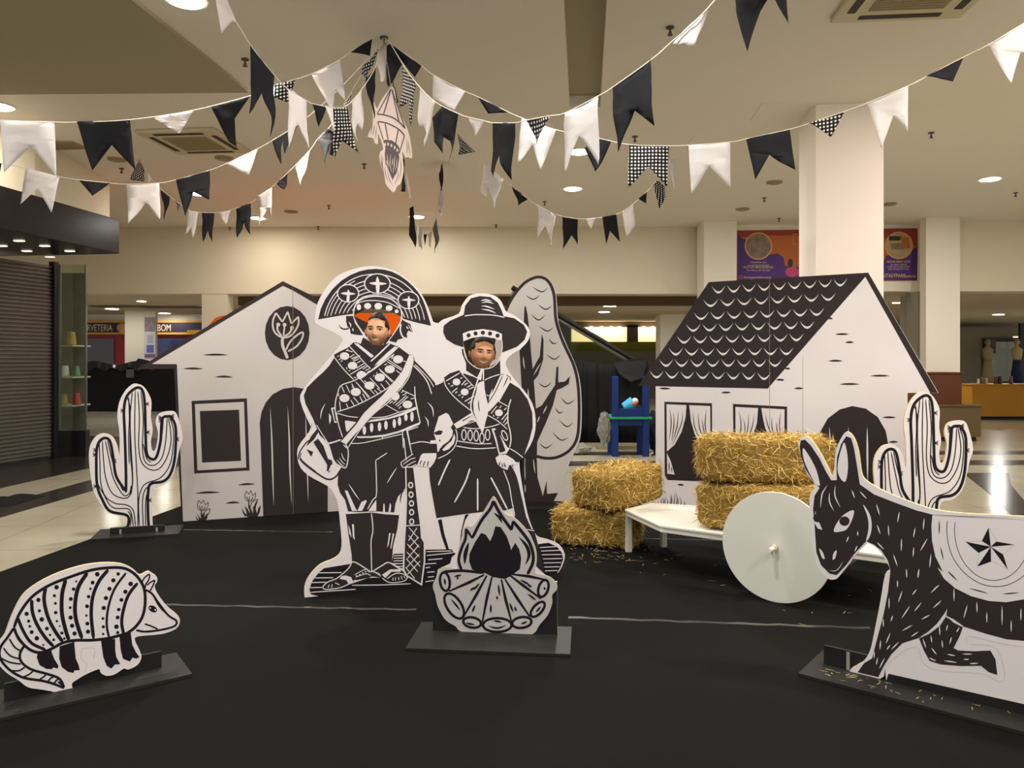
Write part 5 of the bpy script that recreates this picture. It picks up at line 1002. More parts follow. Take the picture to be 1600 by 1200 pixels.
garland('bunting string from the left shop wall, second from the top at the left edge', [(-310, 190, 6.6), (-120, 236, 6.7), (0, 255, 6.8), (40, 263, 6.9), (93, 276, 7.0), (123, 281, 7.0), (172, 286, 7.1), (198, 288, 7.1), (249, 286, 7.1), (275, 281, 7.1), (328, 266, 7.1), (353, 256, 7.0), (403, 232, 6.9), (425, 220, 6.85), (466, 194, 6.7), (510, 158, 6.6), (560, 108, 6.5), HUB],
        [('g', '-20,250 3,256 2,270'), ('w', '40,263 93,276 80,332 59,295 31,319'), ('b', '123,281 172,286 145,307'), ('w', '198,288 249,286 251,343 226,316 202,351'), ('b', '275,281 328,266 328,313 302,300 290,338'), ('w', '353,256 403,232 389,273'), ('b', '425,220 450,205 466,193 446,242 444,220 435,256')])
garland('deep sagging bunting string farthest back at the left, lowest flags left of centre', [(200, 238, 10.0), (217, 252, 9.9), (240, 283, 9.7), (265, 306, 9.6), (283, 320, 9.5), (295, 328, 9.4), (316, 332, 9.3), (343, 332, 9.2), (361, 328, 9.1), (392, 317, 8.9), (425, 292, 8.6), (451, 269, 8.3), (484, 235, 8.0), (497, 217, 7.8), (522, 190, 7.5), (552, 139, 7.0), HUB],
        [('g', '217,249 226,262 222,283 204,281'), ('w', '229,270 238,280 235,287'), ('b', '251,297 265,308 259,345'), ('g', '274,313 283,320 277,332'), ('w', '295,328 310,332 304,372 298,356 288,367'), ('b', '316,332 335,332 333,378 325,360 316,378'), ('w', '343,332 361,328 352,351'), ('b', '369,325 392,317 392,367 382,348 371,372'), ('w', '402,307 425,292 425,340 416,325 407,357'), ('b', '431,287 451,269 443,296'), ('w', '460,262 484,235 470,298 467,280'), ('b', '497,217 512,200 522,208 522,244 516,241 516,222 510,265'), ('g', '539,160 552,139 542,169')])
garland('bunting string of large flags rising from the hook to the top edge right of centre', [HUB, (610, 68, 6.3), (631, 103, 6.0), (653, 133, 5.7), (681, 160, 5.4), (717, 178, 5.1), (731, 183, 5.0), (757, 189, 4.9), (770, 192, 4.8), (805, 192, 4.6), (823, 188, 4.5), (860, 181, 4.3), (883, 177, 4.2), (935, 150, 4.05), (957, 137, 4.0), (1017, 94, 3.8), (1049, 66, 3.75), (1107, 12, 3.65), (1260, -170, 3.6), (1420, -330, 3.6)],
        [('b', '604,71 610,68 631,101 610,128 605,135 603,130'), ('g', '628,105 653,133 642,197 638,158 628,169'), ('w', '656,139 681,160 668,230 659,196 655,199'), ('b', '690,166 717,178 702,256 700,220 689,208'), ('b', '675,184 689,169 696,241 681,223'), ('w', '731,183 757,189 741,213'), ('b', '770,192 805,192 796,281 781,243 772,277 766,267'), ('g', '823,188 860,181 839,225'), ('w', '883,177 935,150 933,257 905,212 884,268 880,265'), ('b', '957,137 1017,94 1024,197 990,172 967,239'), ('w', '1049,66 1107,12 1087,74')])
garland('long bunting string crossing in front of the thick column to the right edge', [HUB, (612, 69, 6.35), (659, 103, 6.25), (677, 117, 6.2), (727, 143, 6.1), (746, 151, 6.05), (792, 174, 6.0), (815, 184, 5.95), (869, 203, 5.9), (931, 215, 5.8), (983, 226, 5.7), (1045, 228, 5.6), (1076, 227, 5.6), (1141, 222, 5.5), (1166, 217, 5.5), (1234, 202, 5.45), (1264, 193, 5.4), (1320, 174, 5.35), (1355, 161, 5.3), (1419, 134, 5.2), (1447, 120, 5.2), (1506, 89, 5.1), (1544, 70, 5.0), (1612, 28, 4.9), (1760, -80, 4.85), (1880, -120, 4.7)],
        [('b', '612,69 659,103 649,121 627,95'), ('w', '677,117 727,143 711,174 676,154'), ('b', '746,151 792,174 763,178'), ('w', '815,184 869,203 845,267 832,225 808,256'), ('b', '931,215 955,221 941,253 930,268 913,232'), ('g', '983,226 1045,228 1042,292 1013,261 981,293'), ('w', '1076,227 1141,222 1141,293 1108,259 1080,303'), ('b', '1166,217 1234,202 1242,267 1202,242 1180,281'), ('g', '1264,193 1320,174 1299,214'), ('w', '1355,161 1419,134 1418,206 1396,180 1377,233'), ('b', '1447,120 1506,89 1489,127'), ('w', '1544,70 1612,28 1615,83 1594,83 1580,130')])
garland('small far bunting string hanging in a deep curve right of centre', [HUB, (660, 140, 7.0), (714, 208, 7.6), (742, 237, 8.0), (756, 255, 8.2), (787, 280, 8.5), (799, 291, 8.6), (825, 311, 8.8), (840, 321, 8.9), (868, 335, 9.1), (903, 342, 9.3), (930, 341, 9.4), (963, 335, 9.4), (989, 319, 9.4), (1011, 299, 9.4), (1027, 281, 9.3), (1055, 247, 9.2), (1085, 213, 9.2)],
        [('g', '714,208 742,237 719,242'), ('w', '756,255 787,280 773,327 763,291 762,309 751,299'), ('b', '799,291 825,311 810,321'), ('w', '840,321 868,336 862,383 852,353 842,372'), ('b', '879,339 903,343 902,383 892,368 881,389'), ('w', '916,342 930,341 923,359'), ('b', '941,339 963,335 969,378 953,361 947,382'), ('w', '972,331 989,319 993,352 984,365 979,370'), ('b', '997,311 1011,299 1009,319'), ('g', '1020,289 1027,281 1039,291 1039,307 1031,327'), ('w', '1044,251 1055,247 1054,299')])
garland('narrow bunting loop seen end on behind the hanging lantern', [HUB, (613, 126, 7.2), (626, 228, 8.8), (634, 265, 9.6), (644, 322, 11.2), (655, 355, 12.2), (665, 366, 12.6), (677, 357, 12.4), (683, 320, 11.8), (688, 280, 10.9), (691, 252, 10.42)],
        [('w', '593,73 600,66 602,126 598,130 590,100'), ('g', '613,126 617,137 620,159 615,163'), ('b', '626,236 632,250 630,300 627,298'), ('w', '635,268 641,290 640,311 637,309'), ('b', '640,325 646,322 650,367 649,387 639,368'), ('w', '652,346 660,363 659,391 653,380'), ('b', '662,366 667,366 664,384'), ('w', '669,366 675,361 675,388 670,384'), ('g', '676,357 682,340 685,373 681,396'), ('w', '685,316 689,290 694,319 689,339'), ('b', '686,274 691,254 694,298 689,295')])
garland('near bunting string with one big black flag hanging in at the top right', [(700, -300, 3.73), (1120, -62, 3.6), (1230, -70, 3.6), (1500, -330, 3.6)], [('b', '1140,-62 1225,-70 1228,0 1231,37 1216,12 1205,-10 1190,15 1165,84 1150,20')])
hk = at(600, 56, 6.4); bm = bmesh.new(); cyl(bm, (hk.x, hk.y, CEIL-.006), .035, .012, seg=16); tube(bm, [(hk.x, hk.y, CEIL-.01), (hk.x, hk.y, CEIL-.05), (hk.x+.012, hk.y, CEIL-.065), (hk.x+.02, hk.y, CEIL-.05)], .004, 6)
tag(finish('ceiling_hook', bm, sp_m), 'small ceiling hook where all the bunting strings meet', 'hook')
# hanging paper balloon cutout
b = Board((X_(575, 6.25), 6.25), (X_(645, 6.25), 6.2)); b.zm = 0
ln = thing('lantern_cutout', tuple(at(608, 130, 6.22)), 'flat pinkish hanging lantern cutout printed with ribs, tassels and flames', 'hanging ornament')
b.panel(pts('Z 285,110 300,95 320,120 350,270 400,400 445,500 470,580 490,700 498,790 480,805 455,790 440,800 425,780 400,740 408,850 412,930 385,1050 350,1080 320,1138 290,1120 240,1060 220,950 200,900 175,800 185,740 212,715 200,650 180,600 160,560 158,660 130,650 118,610 85,600 60,585 95,500 110,440 108,250 125,255 150,310 200,220'), th=.008, zmin=0)
for s, wd in (('288,120 155,365', 1.6), ('290,125 215,375', 1.8), ('298,120 370,450', 1.8), ('296,118 430,510', 1.6), ('305,130 350,280', 1.0), ('158,440 215,625', 1.6), ('232,460 262,620', 1.8), ('362,520 335,665', 1.8), ('425,575 370,760', 1.6)): b.line('Z '+s, wd, mi=1, lvl=1)
b.line('Z 152,368 230,378 310,405 380,455 430,512', 2.2, mi=1, lvl=1); b.line('Z 160,442 240,455 320,490 380,530 422,580', 2.2, mi=1, lvl=1)
b.fill('Z 212,630 240,620 300,628 350,665 375,705 365,760 372,800 360,880 345,950 320,990 305,1020 280,960 250,880 235,860 228,760 235,700', 1, 1)
b.ell('Z 232,668 262,665 295,678 327,698 352,724', 8, 17, 0, 2)
for s in ('250,760 262,860 270,900', '290,760 280,860 300,950', '330,770 320,880 310,960', '310,800 300,880', '350,800 345,880 330,930', '245,820 255,880'): b.line('Z '+s, 1.0, lvl=2, taper=3)
for s in ('200,740 195,840 225,960', '230,860 240,980 280,1050', '250,900 270,1000 310,1080', '350,900 360,980 320,1070', '380,790 390,900 370,1020', '110,450 85,570', '130,470 110,590', '150,480 135,620', '440,600 450,700 440,770', '460,620 470,720 485,780', '215,780 205,860 220,920'): b.line('Z '+s, .9, mi=1, lvl=1, taper=3)
b.done('printed_panel', ln, [mat('lantern_paper', srgb(190, 172, 162), .7), mat('lantern_ink', srgb(72, 58, 58), .6), ink, edge, back_m])
bm = bmesh.new(); tube(bm, [at(611, 137, 6.21), (hk.x, hk.y, CEIL-.05)], .002, 5); finish('hanging_thread', bm, cord_m, ln)
# ---------------------------------------------------------------- cart
cw = mat('cart_white_paint', srgb(226, 222, 206), .55, .3, var=.07, vscale=5)
wheel_m = mat('wheel_white_paint', srgb(220, 220, 206), .5, .3, var=.03, vscale=3)
ct = thing('hay_cart', (1.61, 5.0, 0), 'white painted plywood cart with large solid disc wheels carrying hay behind the donkey', 'cart')
bed = [(.87, 5.82), (1.03, 5.27), (2.25, 4.43), (2.72, 5.06), (1.5, 5.93), (1.12, 6.08)]
bm = bmesh.new(); prism(bm, bed, .296, .336); bd = finish('bed', bm, cw, ct, bevel=.004)
bm = bmesh.new()
for i in (5, 0, 1, 2, 3, 4):
    a, c = Vector(bed[i]+(.34,)), Vector(bed[(i+1) % 6]+(.34,)); d_ = (c-a)
    box(bm, (a+c)/2, (d_.length-.01, .022, .012), rz=math.atan2(d_.y, d_.x))
finish('edge_strip', bm, cw, bd)
for x, y in ((.9, 5.88), (1.2, 6.03)):
    bm = bmesh.new(); box(bm, (x, y, .152), (.04, .04, .288), rz=.3); finish('leg', bm, cw, ct, bevel=.002)
ang = math.radians(-38); wn = Vector((-math.sin(ang), math.cos(ang), 0)); nose = Vector((math.sin(ang), -math.cos(ang), 0))
wc = Vector((1.613, 4.66, .346)); R_ = Matrix.Rotation(ang, 4, 'Z') @ Matrix.Rotation(PI/2, 4, 'X')
for s_, c in ((0, wc), (1, wc-nose*.92)):
    bm = bmesh.new(); cyl(bm, c, .336, .018, seg=96, rot=R_); w_ = finish('wheel', bm, wheel_m, ct, bevel=.002)
bm = bmesh.new(); cyl(bm, (wc+wc-nose*.92)/2+nose*.045+Vector((0, 0, -.03+.03)), .013, 1.05, seg=16, rot=R_); finish('axle', bm, cw, ct)
bm = bmesh.new(); cyl(bm, wc+nose*.03, .02, .03, seg=16, rot=R_); box(bm, wc+nose*.055-Vector((0, 0, .012)), (.018, .012, .05), rz=ang); finish('axle_pin', bm, mat('pin_pale', srgb(206, 200, 180), .5), ct)
bm = bmesh.new()
mid = wc-nose*.46; box(bm, (mid.x, mid.y, .27), (.1, .6, .05), rz=ang); finish('axle_beam', bm, cw, ct)
# ---------------------------------------------------------------- hay bales
hay_core = mat('hay_core', srgb(142, 112, 56), .95, .05, bump=.9, bscale=60, var=.45, vscale=24)
hs = [mat('straw_light', srgb(236, 206, 128), .7, .25), mat('straw_mid', srgb(204, 168, 88), .8, .15), mat('straw_brown', srgb(150, 116, 56), .85, .1)]
def strand(bm, p, d, L, wd, n, mi, r):
    side = d.cross(n).normalized(); c1 = p+d*L*.5+n*(L*r.uniform(-.04, .12)); c2 = p+d*L+n*(L*r.uniform(-.08, .22))+side*L*r.uniform(-.2, .2)
    tw = (side*r.uniform(.6, 1)+n*r.uniform(-.6, .6)).normalized()*wd
    v = [bm.verts.new(q) for q in (p-tw/2, p+tw/2, c1+tw/2, c1-tw/2, c2)]
    for f in ((0, 1, 2, 3), (3, 2, 4)): bm.faces.new([v[k] for k in f]).material_index = mi
def bale(c, size, rz, seed, label, nst=5200, tilt=0):
    r = random.Random(seed); hx, hy, hz = (s/2 for s in size)
    bm = bmesh.new(); bmesh.ops.create_cube(bm, size=1); bmesh.ops.subdivide_edges(bm, edges=bm.edges[:], cuts=22, use_grid_fill=True)
    def shape(co):
        k = Vector((co.x*2, co.y*2, co.z*2)); e = 7.0
        m = (abs(k.x)**e+abs(k.y)**e+abs(k.z)**e)**(1/e) or 1; k = k/m*max(abs(k.x), abs(k.y), abs(k.z))
        g = 1-.035*(math.exp(-((abs(k.y)-.36)/.06)**2))*(1 if abs(k.x) < .99 else 0)
        q = Vector((k.x*hx, k.y*hy*g, k.z*hz*g)); nn = noise.noise(q*9+Vector((seed*7, 0, 0)))
        q *= 1+.045*nn+.02*noise.noise(q*30)
        q.z = max(q.z, -hz+.001)
        return q
    for v in bm.verts: v.co = shape(v.co)
    bm.normal_update(); faces = [(f.calc_center_median(), f.normal.copy(), f.calc_area()) for f in bm.faces]
    cum = []; tot = 0
    for f in faces: tot += f[2]; cum.append(tot)
    import bisect
    for i in range(nst):
        p, n, _ = faces[min(len(faces)-1, bisect.bisect(cum, r.random()*tot))]
        if n.z < -.6: continue
        p = p+Vector((r.uniform(-.012, .012), r.uniform(-.012, .012), r.uniform(-.012, .012)))
        t1 = Vector((r.gauss(0, 1), r.gauss(0, .6), r.gauss(0, .8))); t1 -= n*t1.dot(n)
        if t1.length < .05: continue
        d = (t1.normalized()+n*abs(r.gauss(.05, .22))).normalized()
        far = r.random() < .03
        strand(bm, p-n*.003, d, r.uniform(.03, .085)*(1.3 if far else 1), r.uniform(.0022, .0042), n, r.choices((1, 2, 3), (5, 5, 3))[0], r)
    for v in bm.verts: v.co.z = max(v.co.z, -hz+.0005)
    M = Matrix.Translation(Vector(c)) @ Matrix.Rotation(rz, 4, 'Z') @ Matrix.Rotation(tilt, 4, 'Y')
    me = bpy.data.meshes.new('hay_bale'); bm.to_mesh(me); bm.free()
    for m in [hay_core]+hs: me.materials.append(m)
    o = bpy.data.objects.new('hay_bale', me); COL.objects.link(o); o.matrix_world = M
    return tag(o, label, 'hay bale', 'hay bales around the cart')
ra = math.atan2(-.566, .824)
bale((.70, 6.19, .154), (.68, .44, .285), math.radians(-14), 1, 'rectangular hay bale on the carpet beside the cart leg, under another bale')
bale((.86, 6.19, .475), (.66, .46, .30), math.radians(38), 2, 'hay bale topmost of the left pair, turned at an angle over the cart corner', tilt=math.radians(-4))
bale((1.78, 5.16, .50), (.98, .46, .31), ra+math.radians(4), 3, 'hay bale lying directly on the white cart bed behind the wheel', 6500)
bale((1.74, 5.26, .815), (.88, .44, .30), math.radians(-12), 4, 'hay bale on top of the cart load, touching the donkey ear in view', 6000)
def scatter(name, spots, label, seed):
    r = random.Random(seed); bm = bmesh.new()
    for (x, y, rad, n) in spots:
        for i in range(n):
            a = r.uniform(0, 2*PI); q = rad*math.sqrt(r.random()); p = Vector((x+q*math.cos(a), y+q*math.sin(a), .0105)); d = Vector((math.cos(a*7), math.sin(a*7), 0))
            L = r.uniform(.02, .07); s = Vector((-d.y, d.x, 0))*.0012; m_ = p+d*L/2+Vector((0, 0, .002)); e = p+d*L+s*r.uniform(-8, 8)
            V = [bm.verts.new(v) for v in (p-s, p+s, m_+s, m_-s, e)]
            for f in ((0, 1, 2, 3), (3, 2, 4)): bm.faces.new([V[k] for k in f])
    return tag(finish(name, bm, hs[0]), label, 'straw', kind='stuff')
scatter('loose_straw', [(.66, 5.82, .28, 45), (.95, 5.75, .3, 16), (1.3, 5.4, .5, 14), (1.6, 4.6, .5, 6), (2.3, 4.6, .4, 10)], 'loose straw scattered on the black carpet around the hay bales and cart', 3)
bm = bmesh.new(); r = random.Random(9)
for i in range(34):
    u_ = abs(r.gauss(.1, .3)); v_ = r.uniform(.02, .13)
    p = Vector((1.51, 3.652, 0))+Vector((.775, -.632, 0))*u_+Vector((-.632, -.775, 0))*v_+Vector((0, 0, .0262)); a = r.uniform(0, 2*PI); d = Vector((math.cos(a), math.sin(a), 0)); L = r.uniform(.015, .05); s = Vector((-d.y, d.x, 0))*.001
    V = [bm.verts.new(q) for q in (p-s, p+s, p+d*L/2+s*4, p+d*L/2+s*2, p+d*L)]
    for f in ((0, 1, 2, 3), (3, 2, 4)): bm.faces.new([V[k] for k in f])
tag(finish('loose_straw', bm, hs[0]), 'bits of straw lying on the black base plate of the donkey cutout', 'straw', kind='stuff')
# ---------------------------------------------------------------- two men looking through the face holes
def skin_mesh(nodes, edges, root=0, sub=2):
    """nodes: (x, y, z, rx, ry); grows one continuous tapering surface and returns it as a bmesh"""
    me = bpy.data.meshes.new('tmp'); me.from_pydata([n[:3] for n in nodes], edges, []); o = bpy.data.objects.new('tmp', me); COL.objects.link(o)
    md = o.modifiers.new('s', 'SKIN'); md.use_smooth_shade = True
    sv = me.skin_vertices[0].data if me.skin_vertices else None
    if sv is None:
        bpy.context.view_layer.objects.active = o; bpy.ops.object.skin_root_mark() ; sv = me.skin_vertices[0].data
    for i, n in enumerate(nodes): sv[i].radius = (n[3], n[4]); sv[i].use_root = (i == root)
    s = o.modifiers.new('u', 'SUBSURF'); s.levels = sub; s.render_levels = sub
    bpy.context.view_layer.update(); dg = bpy.context.evaluated_depsgraph_get()
    bm = bmesh.new(); bm.from_mesh(o.evaluated_get(dg).to_mesh()); bpy.data.objects.remove(o); return bm
def person(base, H, face_yaw, roll, pitch, P, label, name='person'):
    """base: floor point under the pelvis; the figure faces -Y. P holds colours and build"""
    t = thing(name, tuple(base), label, 'person')
    k = H/1.75; bw = P['build']
    hc = Vector((P['lean'][0], P['lean'][1], H-.118*P['hs']))                # head centre, relative to base
    nodes = [(0, 0, .96*k, .13*bw, .105*bw), (0, 0, 1.10*k, .125*bw, .095*bw), (0, .01, 1.26*k, .145*bw, .10*bw), (hc.x*.3, hc.y*.2, 1.40*k, .13*bw, .09*bw), (hc.x*.7, hc.y*.6, 1.475*k, .06*bw, .06*bw), (hc.x, hc.y+.025, hc.z-.06, .052*bw, .056*bw)]
    edges = [(0, 1), (1, 2), (2, 3), (3, 4), (4, 5)]
    for s in (-1, 1):
        b0 = len(nodes)
        nodes += [(s*.17*bw*k, .01, 1.375*k, .056*bw, .054*bw), (s*.225*bw*k, .03, 1.14*k, .044*bw, .042*bw), (s*.235*bw*k, -.03, .90*k, .029, .027), (s*.235*bw*k, -.045, .865*k, .027, .02)]
        edges += [(3, b0), (b0, b0+1), (b0+1, b0+2), (b0+2, b0+3)]
        b1 = len(nodes)
        nodes += [(s*.095*k, 0, .86*k, .088*bw, .085*bw), (s*.10*k, -.01, .50*k, .058, .058), (s*.105*k, .01, .30*k, .05, .052), (s*.105*k, .02, .09*k, .034, .038), (s*.115*k, -.05, .05, .038, .03), (s*.125*k, -.14, .04, .036, .024)]
        edges += [(0, b1), (b1, b1+1), (b1+1, b1+2), (b1+2, b1+3), (b1+3, b1+4), (b1+4, b1+5)]
    bm = skin_mesh(nodes, edges)
    # hands: palm with five separate bent fingers
    for s in (-1, 1):
        w_ = Vector((s*.235*bw*k, -.045, .865*k))
        hn = [(w_.x, w_.y, w_.z+.01, .022, .016), (w_.x, w_.y-.006, w_.z-.05, .034, .014), (w_.x, w_.y-.01, w_.z-.085, .036, .013)]; he = [(0, 1), (1, 2)]
        for q, (oy, ln_) in enumerate(((-.03, .07), (-.01, .08), (.01, .075), (.03, .058))):
            i0 = len(hn); hn += [(w_.x, w_.y-.01+oy, w_.z-.1, .0095, .009), (w_.x-s*.008, w_.y-.012+oy, w_.z-.1-ln_*.5, .0085, .0085), (w_.x-s*.025, w_.y-.014+oy, w_.z-.1-ln_*.93, .007, .007)]; he += [(2, i0), (i0, i0+1), (i0+1, i0+2)]
        i0 = len(hn); hn += [(w_.x-s*.012, w_.y-.04, w_.z-.05, .011, .011), (w_.x-s*.022, w_.y-.06, w_.z-.08, .0095, .0095), (w_.x-s*.028, w_.y-.066, w_.z-.108, .008, .008)]; he += [(1, i0), (i0, i0+1), (i0+1, i0+2)]
        hb = skin_mesh(hn, he, 0, 1); me = bpy.data.meshes.new('h'); hb.to_mesh(me); hb.free(); bm.from_mesh(me)
    # head
    hd = bmesh.new(); bmesh.ops.create_icosphere(hd, subdivisions=5, radius=1)
    S_ = P['hs']; fw = P['fw']
    def sculpt(v):
        x, y, z = v
        jaw = max(0, min(1, (-z-.12)/.88)); top = max(0, z)
        X = x*.0755*fw*(1-.33*jaw**1.5*(1-P['cheek'])-.05*top*top); Z = z*(.118 if z > 0 else .112); Y = y*(.098 if y > 0 else .088)*(1-.08*jaw)
        if y > 0 and z < -.1: Y *= 1-.5*min(1, (-z-.1)/.7)
        if y < 0:
            f = -y; g = lambda cx, cz, sx, sz, am: -am*math.exp(-((abs(X)-cx)/sx)**2-((Z-cz)/sz)**2)*f
            Y += g(0, -.026, .0125, .0155, .021)+g(0, -.006, .008, .020, .012)+g(.012, -.031, .008, .007, .006)      # nose, bridge, nostrils
            Y += g(.031, .004, .016, .010, -.008)+g(.030, .024, .024, .007, .0045)                                      # sockets, brows
            Y += g(.041, -.030, .017, .018, .0075)+g(0, -.098, .022, .014, .010)                                         # smiling cheeks, chin
            Y += g(0, -.060, .028, .008, -.002)+g(0, -.074, .02, .005, .003)
        return Vector((X, Y, Z))*S_
    for v in hd.verts: v.co = sculpt(v.co)
    bvh = BVHTree.FromBMesh(hd)
    def surf(x, z, off=0):
        h = bvh.ray_cast(Vector((x*S_, -1, z*S_)), Vector((0, 1, 0))); q = h[0] if h[0] else Vector((x*S_, -.08, z*S_)); return q+Vector((0, -off, 0))
    hd.normal_update()
    for f in hd.faces:
        c = f.calc_center_median()/S_; f.smooth = True
        beard = c.z < -.046 and c.y < .02 and not (abs(c.x) < .024 and -.074 < c.z < -.05)
        must = abs(c.x) < .024 and -.054 < c.z < -.043 and c.y < 0
        f.material_index = 1 if (P['stubble'] and (beard or must)) else 0
    # ears
    for s in (-1, 1):
        ms = bmesh.ops.create_icosphere(hd, subdivisions=3, radius=1, matrix=Matrix.Translation((s*.0755*fw*S_, .008*S_, -.012*S_)) @ Matrix.Rotation(s*.35, 4, 'Z') @ Matrix.Diagonal((.010, .019, .031, 1)))
        for v in ms['verts']:
            for f in v.link_faces: f.smooth = True
    Rh = Matrix.Translation(hc) @ Matrix.Rotation(face_yaw, 4, 'Z') @ Matrix.Rotation(roll, 4, 'Y') @ Matrix.Rotation(pitch, 4, 'X')
    hair = bmesh.new()
    for f in hd.faces:
        vs = [v.co/S_ for v in f.verts]; c = sum(vs, Vector())/len(vs)
        if abs(c.x) > .0775*fw and c.z < .03: continue
        hl = P['hairline']+.010*math.cos(c.x*40)+.004*noise.noise(c*60)
        if (c.y < -.02 and c.z > hl) or (c.y >= -.02 and c.z > -.045 and (c.y > .028 or c.z > .0 )) or (-.05 < c.y <= -.02 and c.z > .02 and abs(c.x) > .058*fw) or (c.y > .05 and c.z > -.075):
            try: hair.faces.new([hair.verts.new(v.co*(1.035 if P['short'] else 1.05)+Vector((0, 0, .002))) for v in f.verts])
            except ValueError: pass
    bmesh.ops.remove_doubles(hair, verts=hair.verts[:], dist=.0004)
    bmesh.ops.transform(hair, matrix=Rh, verts=hair.verts[:])
    me = bpy.data.meshes.new('h'); bmesh.ops.transform(hd, matrix=Rh, verts=hd.verts[:]); hd.to_mesh(me); hd.free(); bm.from_mesh(me)
    body = finish('body', bm, [P['skin'], P['beard']], t, smooth=True, world=False)
    ho = finish('hair', hair, P['hair'], t, smooth=True, world=False); md = ho.modifiers.new('s', 'SOLIDIFY'); md.thickness = .006; md.offset = -1
    def part(nm, build, m, smooth=True, par=None):
        b_ = bmesh.new(); build(b_); bmesh.ops.transform(b_, matrix=Rh, verts=b_.verts[:]); return finish(nm, b_, m, par or t, smooth=smooth, world=False)
    def patch(b_, up, lo, off=.0012, n=14):
        """strip that lies on the face between two curves given as (x, z) functions of u"""
        A = [b_.verts.new(surf(*up(i/n), off)) for i in range(n+1)]; B_ = [b_.verts.new(surf(*lo(i/n), off)) for i in range(n+1)]
        for i in range(n): b_.faces.new((A[i], B_[i], B_[i+1], A[i+1]))
    op = P['eye_open']
    for s in (-1, 1):
        X0 = .031*s
        ey = part('eye', lambda b_: patch(b_, lambda u: (X0+(u-.5)*.030, .003+op*.0046*math.sin(PI*u)), lambda u: (X0+(u-.5)*.030, .002-op*.0030*math.sin(PI*u)), .001), P['eyewhite'])
        part('iris', lambda b_: patch(b_, lambda u: (X0+.001+(u-.5)*.0145, .0025+op*.0044*math.sin(PI*u)**.5), lambda u: (X0+.001+(u-.5)*.0145, .002-op*.0030*math.sin(PI*u)**.5), .0018), P['iris'], True, ey)
        part('eyelid', lambda b_: patch(b_, lambda u: (X0+(u-.5)*.035, .0062+op*.0055*math.sin(PI*u)), lambda u: (X0+(u-.5)*.031, .0028+op*.0046*math.sin(PI*u)), .0016), P['lash'])
        part('eyebrow', lambda b_: patch(b_, lambda u: (s*(.013+u*.036), .0205+.0075*math.sin(PI*(.25+u*.65))), lambda u: (s*(.013+u*.036), .0138+.0065*math.sin(PI*(.25+u*.65))+.002*u), .0022), P['hair'])
    mw = P['mouth']; my = -.058
    part('teeth', lambda b_: patch(b_, lambda u: ((u-.5)*mw, my+.010*(2*u-1)**2+.001), lambda u: ((u-.5)*mw, my+.010*(2*u-1)**2-.0105*math.sin(PI*u)**.7), .0032, 20), P['teeth'])
    part('upper_lip', lambda b_: patch(b_, lambda u: ((u-.5)*mw*1.16, my+.0036+.0105*(2*u-1)**2), lambda u: ((u-.5)*mw*1.16, my+.0008+.0112*(2*u-1)**2), .003, 20), P['lipdark'])
    part('lower_lip', lambda b_: patch(b_, lambda u: ((u-.5)*mw*1.05, my+.0105*(2*u-1)**2-.0100*math.sin(PI*u)**.7), lambda u: ((u-.5)*mw*1.05, my+.0105*(2*u-1)**2-.0165*math.sin(PI*u)**.8), .0026, 20), P['lip'])
    for q in (-.0085, .0085): part('nostril', lambda b_: patch(b_, lambda u: (q+(u-.5)*.007, -.0370), lambda u: (q+(u-.5)*.007, -.0370-.0024*math.sin(PI*u)), .0012), P['lipdark'])
    # clothes grown from the same skeleton, a little larger
    sh_n = [(0, 0, .93*k, .142*bw, .118*bw), (0, 0, 1.10*k, .138*bw, .108*bw), (0, .01, 1.26*k, .158*bw, .113*bw), (hc.x*.3, hc.y*.2, 1.40*k, .143*bw, .103*bw), (hc.x*.6, hc.y*.75, 1.478*k, .082*bw, .082*bw)]
    se = [(0, 1), (1, 2), (2, 3), (3, 4)]
    for s in (-1, 1):
        i0 = len(sh_n); sh_n += [(s*.17*bw*k, .01, 1.375*k, .066*bw, .064*bw), (s*.213*bw*k, .025, 1.2*k, .061*bw, .058*bw)]; se += [(3, i0), (i0, i0+1)]
    finish('shirt', skin_mesh(sh_n, se), P['shirt'], t, smooth=True, world=False)
    tn = [(0, 0, .97*k, .137*bw, .112*bw)]; te = []
    for s in (-1, 1):
        i0 = len(tn); tn += [(s*.095*k, 0, .85*k, .098*bw, .095*bw), (s*.10*k, -.01, .50*k, .07, .07), (s*.105*k, .015, .12*k, .056, .058)]; te += [(0, i0), (i0, i0+1), (i0+1, i0+2)]
    finish('trousers', skin_mesh(tn, te), P['trousers'], t, smooth=True, world=False)
    for s in (-1, 1):
        b_ = bmesh.new(); bmesh.ops.create_icosphere(b_, subdivisions=3, radius=1, matrix=Matrix.Translation((s*.12*k, -.06, .046)) @ Matrix.Diagonal((.05, .14, .045, 1)))
        for v in b_.verts: v.co.z = max(v.co.z, .001)
        finish('shoe', b_, P['shoes'], t, smooth=True, world=False)
    t.rotation_euler = (0, 0, P['turn']); return t
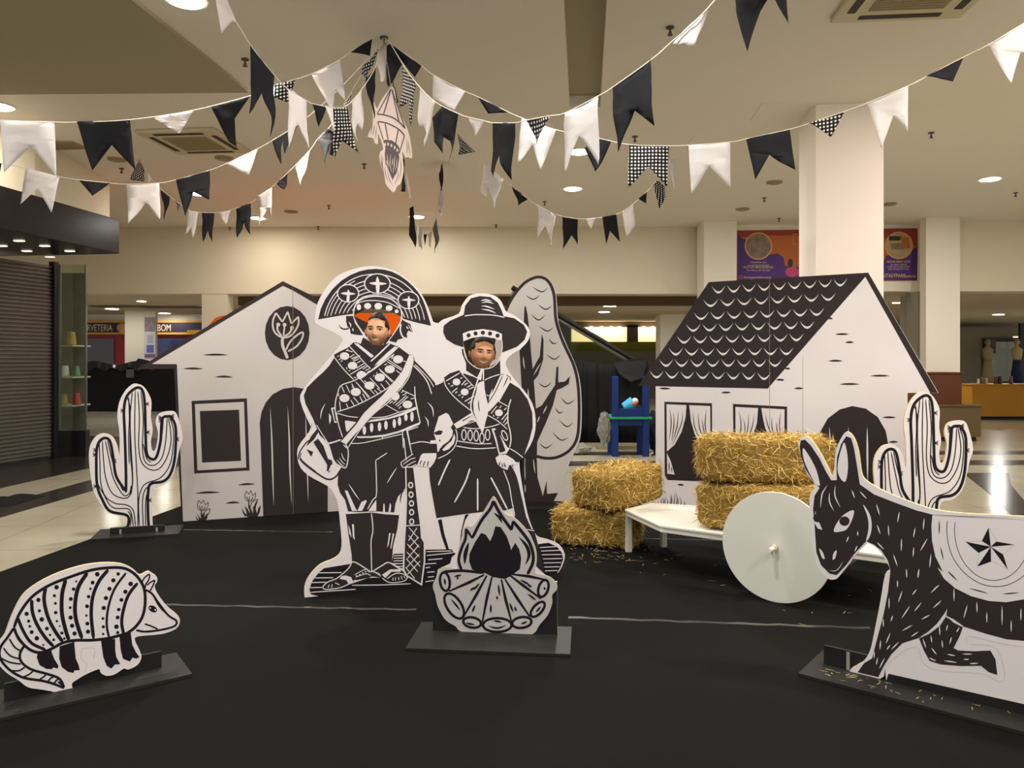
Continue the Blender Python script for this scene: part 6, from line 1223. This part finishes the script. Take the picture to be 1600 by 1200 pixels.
eyeW = mat('eye_white', srgb(214, 200, 190), .3); iris = mat('iris_dark', srgb(30, 18, 12), .2); lash = mat('lash_dark', srgb(34, 22, 16), .7); teeth_m = mat('teeth', srgb(240, 228, 210), .3); lip = mat('lip', srgb(160, 92, 78), .5); lipd = mat('lip_dark', srgb(120, 68, 54), .6); hairm = mat('hair_black', srgb(24, 18, 17), .6, .3)
def skinm(n, c): return mat(n, c, .5, .35)
couple_depth = lambda px: (lambda q: couple.w(q).y)(couple.uv((px, 530)))
d1 = couple_depth(590)+.02+.108; c1 = at(590, 516.5, d1)
H1 = c1.z+.118*1.0-.009
TURN = math.atan2(couple.u.y, couple.u.x)
def base_of(c, lean): return (c.x-(lean[0]*math.cos(TURN)-lean[1]*math.sin(TURN)), c.y-(lean[0]*math.sin(TURN)+lean[1]*math.cos(TURN)), .009)
person(base_of(c1, (0, -.15)), H1, math.radians(-3)-TURN, math.radians(2), 0, dict(turn=TURN, build=.95, lean=(0, -.15), hs=1.0, fw=.98, cheek=.05, stubble=True, hairline=.068, short=True, eye_open=1.1, mouth=.056, skin=skinm('skin_tan', srgb(222, 168, 130)), beard=skinm('skin_stubble', srgb(192, 144, 114)), hair=hairm, eyewhite=eyeW, iris=iris, lash=lash, teeth=teeth_m, lip=lip, lipdark=lipd, shirt=mat('shirt_grey', srgb(70, 70, 74), .9), trousers=mat('jeans_dark', srgb(34, 38, 52), .9), shoes=blackpaint), 'smiling person with stubble, face in the left hole of the couple cutout')
d2 = couple_depth(755)+.02+.112; c2 = at(754, 551, d2)
H2 = c2.z+.118*1.0-.009
person(base_of(c2, (.0, -.16)), H2, math.radians(12)-TURN, math.radians(6), math.radians(3), dict(turn=TURN, build=.98, lean=(.0, -.16), hs=1.0, fw=1.12, cheek=.5, stubble=False, hairline=.07, short=False, eye_open=.62, mouth=.064, skin=skinm('skin_brown', srgb(206, 150, 112)), beard=skinm('skin_brown2', srgb(180, 124, 90)), hair=hairm, eyewhite=eyeW, iris=iris, lash=lash, teeth=teeth_m, lip=lip, lipdark=lipd, shirt=mat('shirt_blue', srgb(36, 44, 120), .9), trousers=mat('jeans_dark2', srgb(40, 44, 60), .9), shoes=mat('shoe_grey', srgb(60, 58, 58), .7)), 'smiling round faced person in blue shirt, in the right hole of the couple cutout')
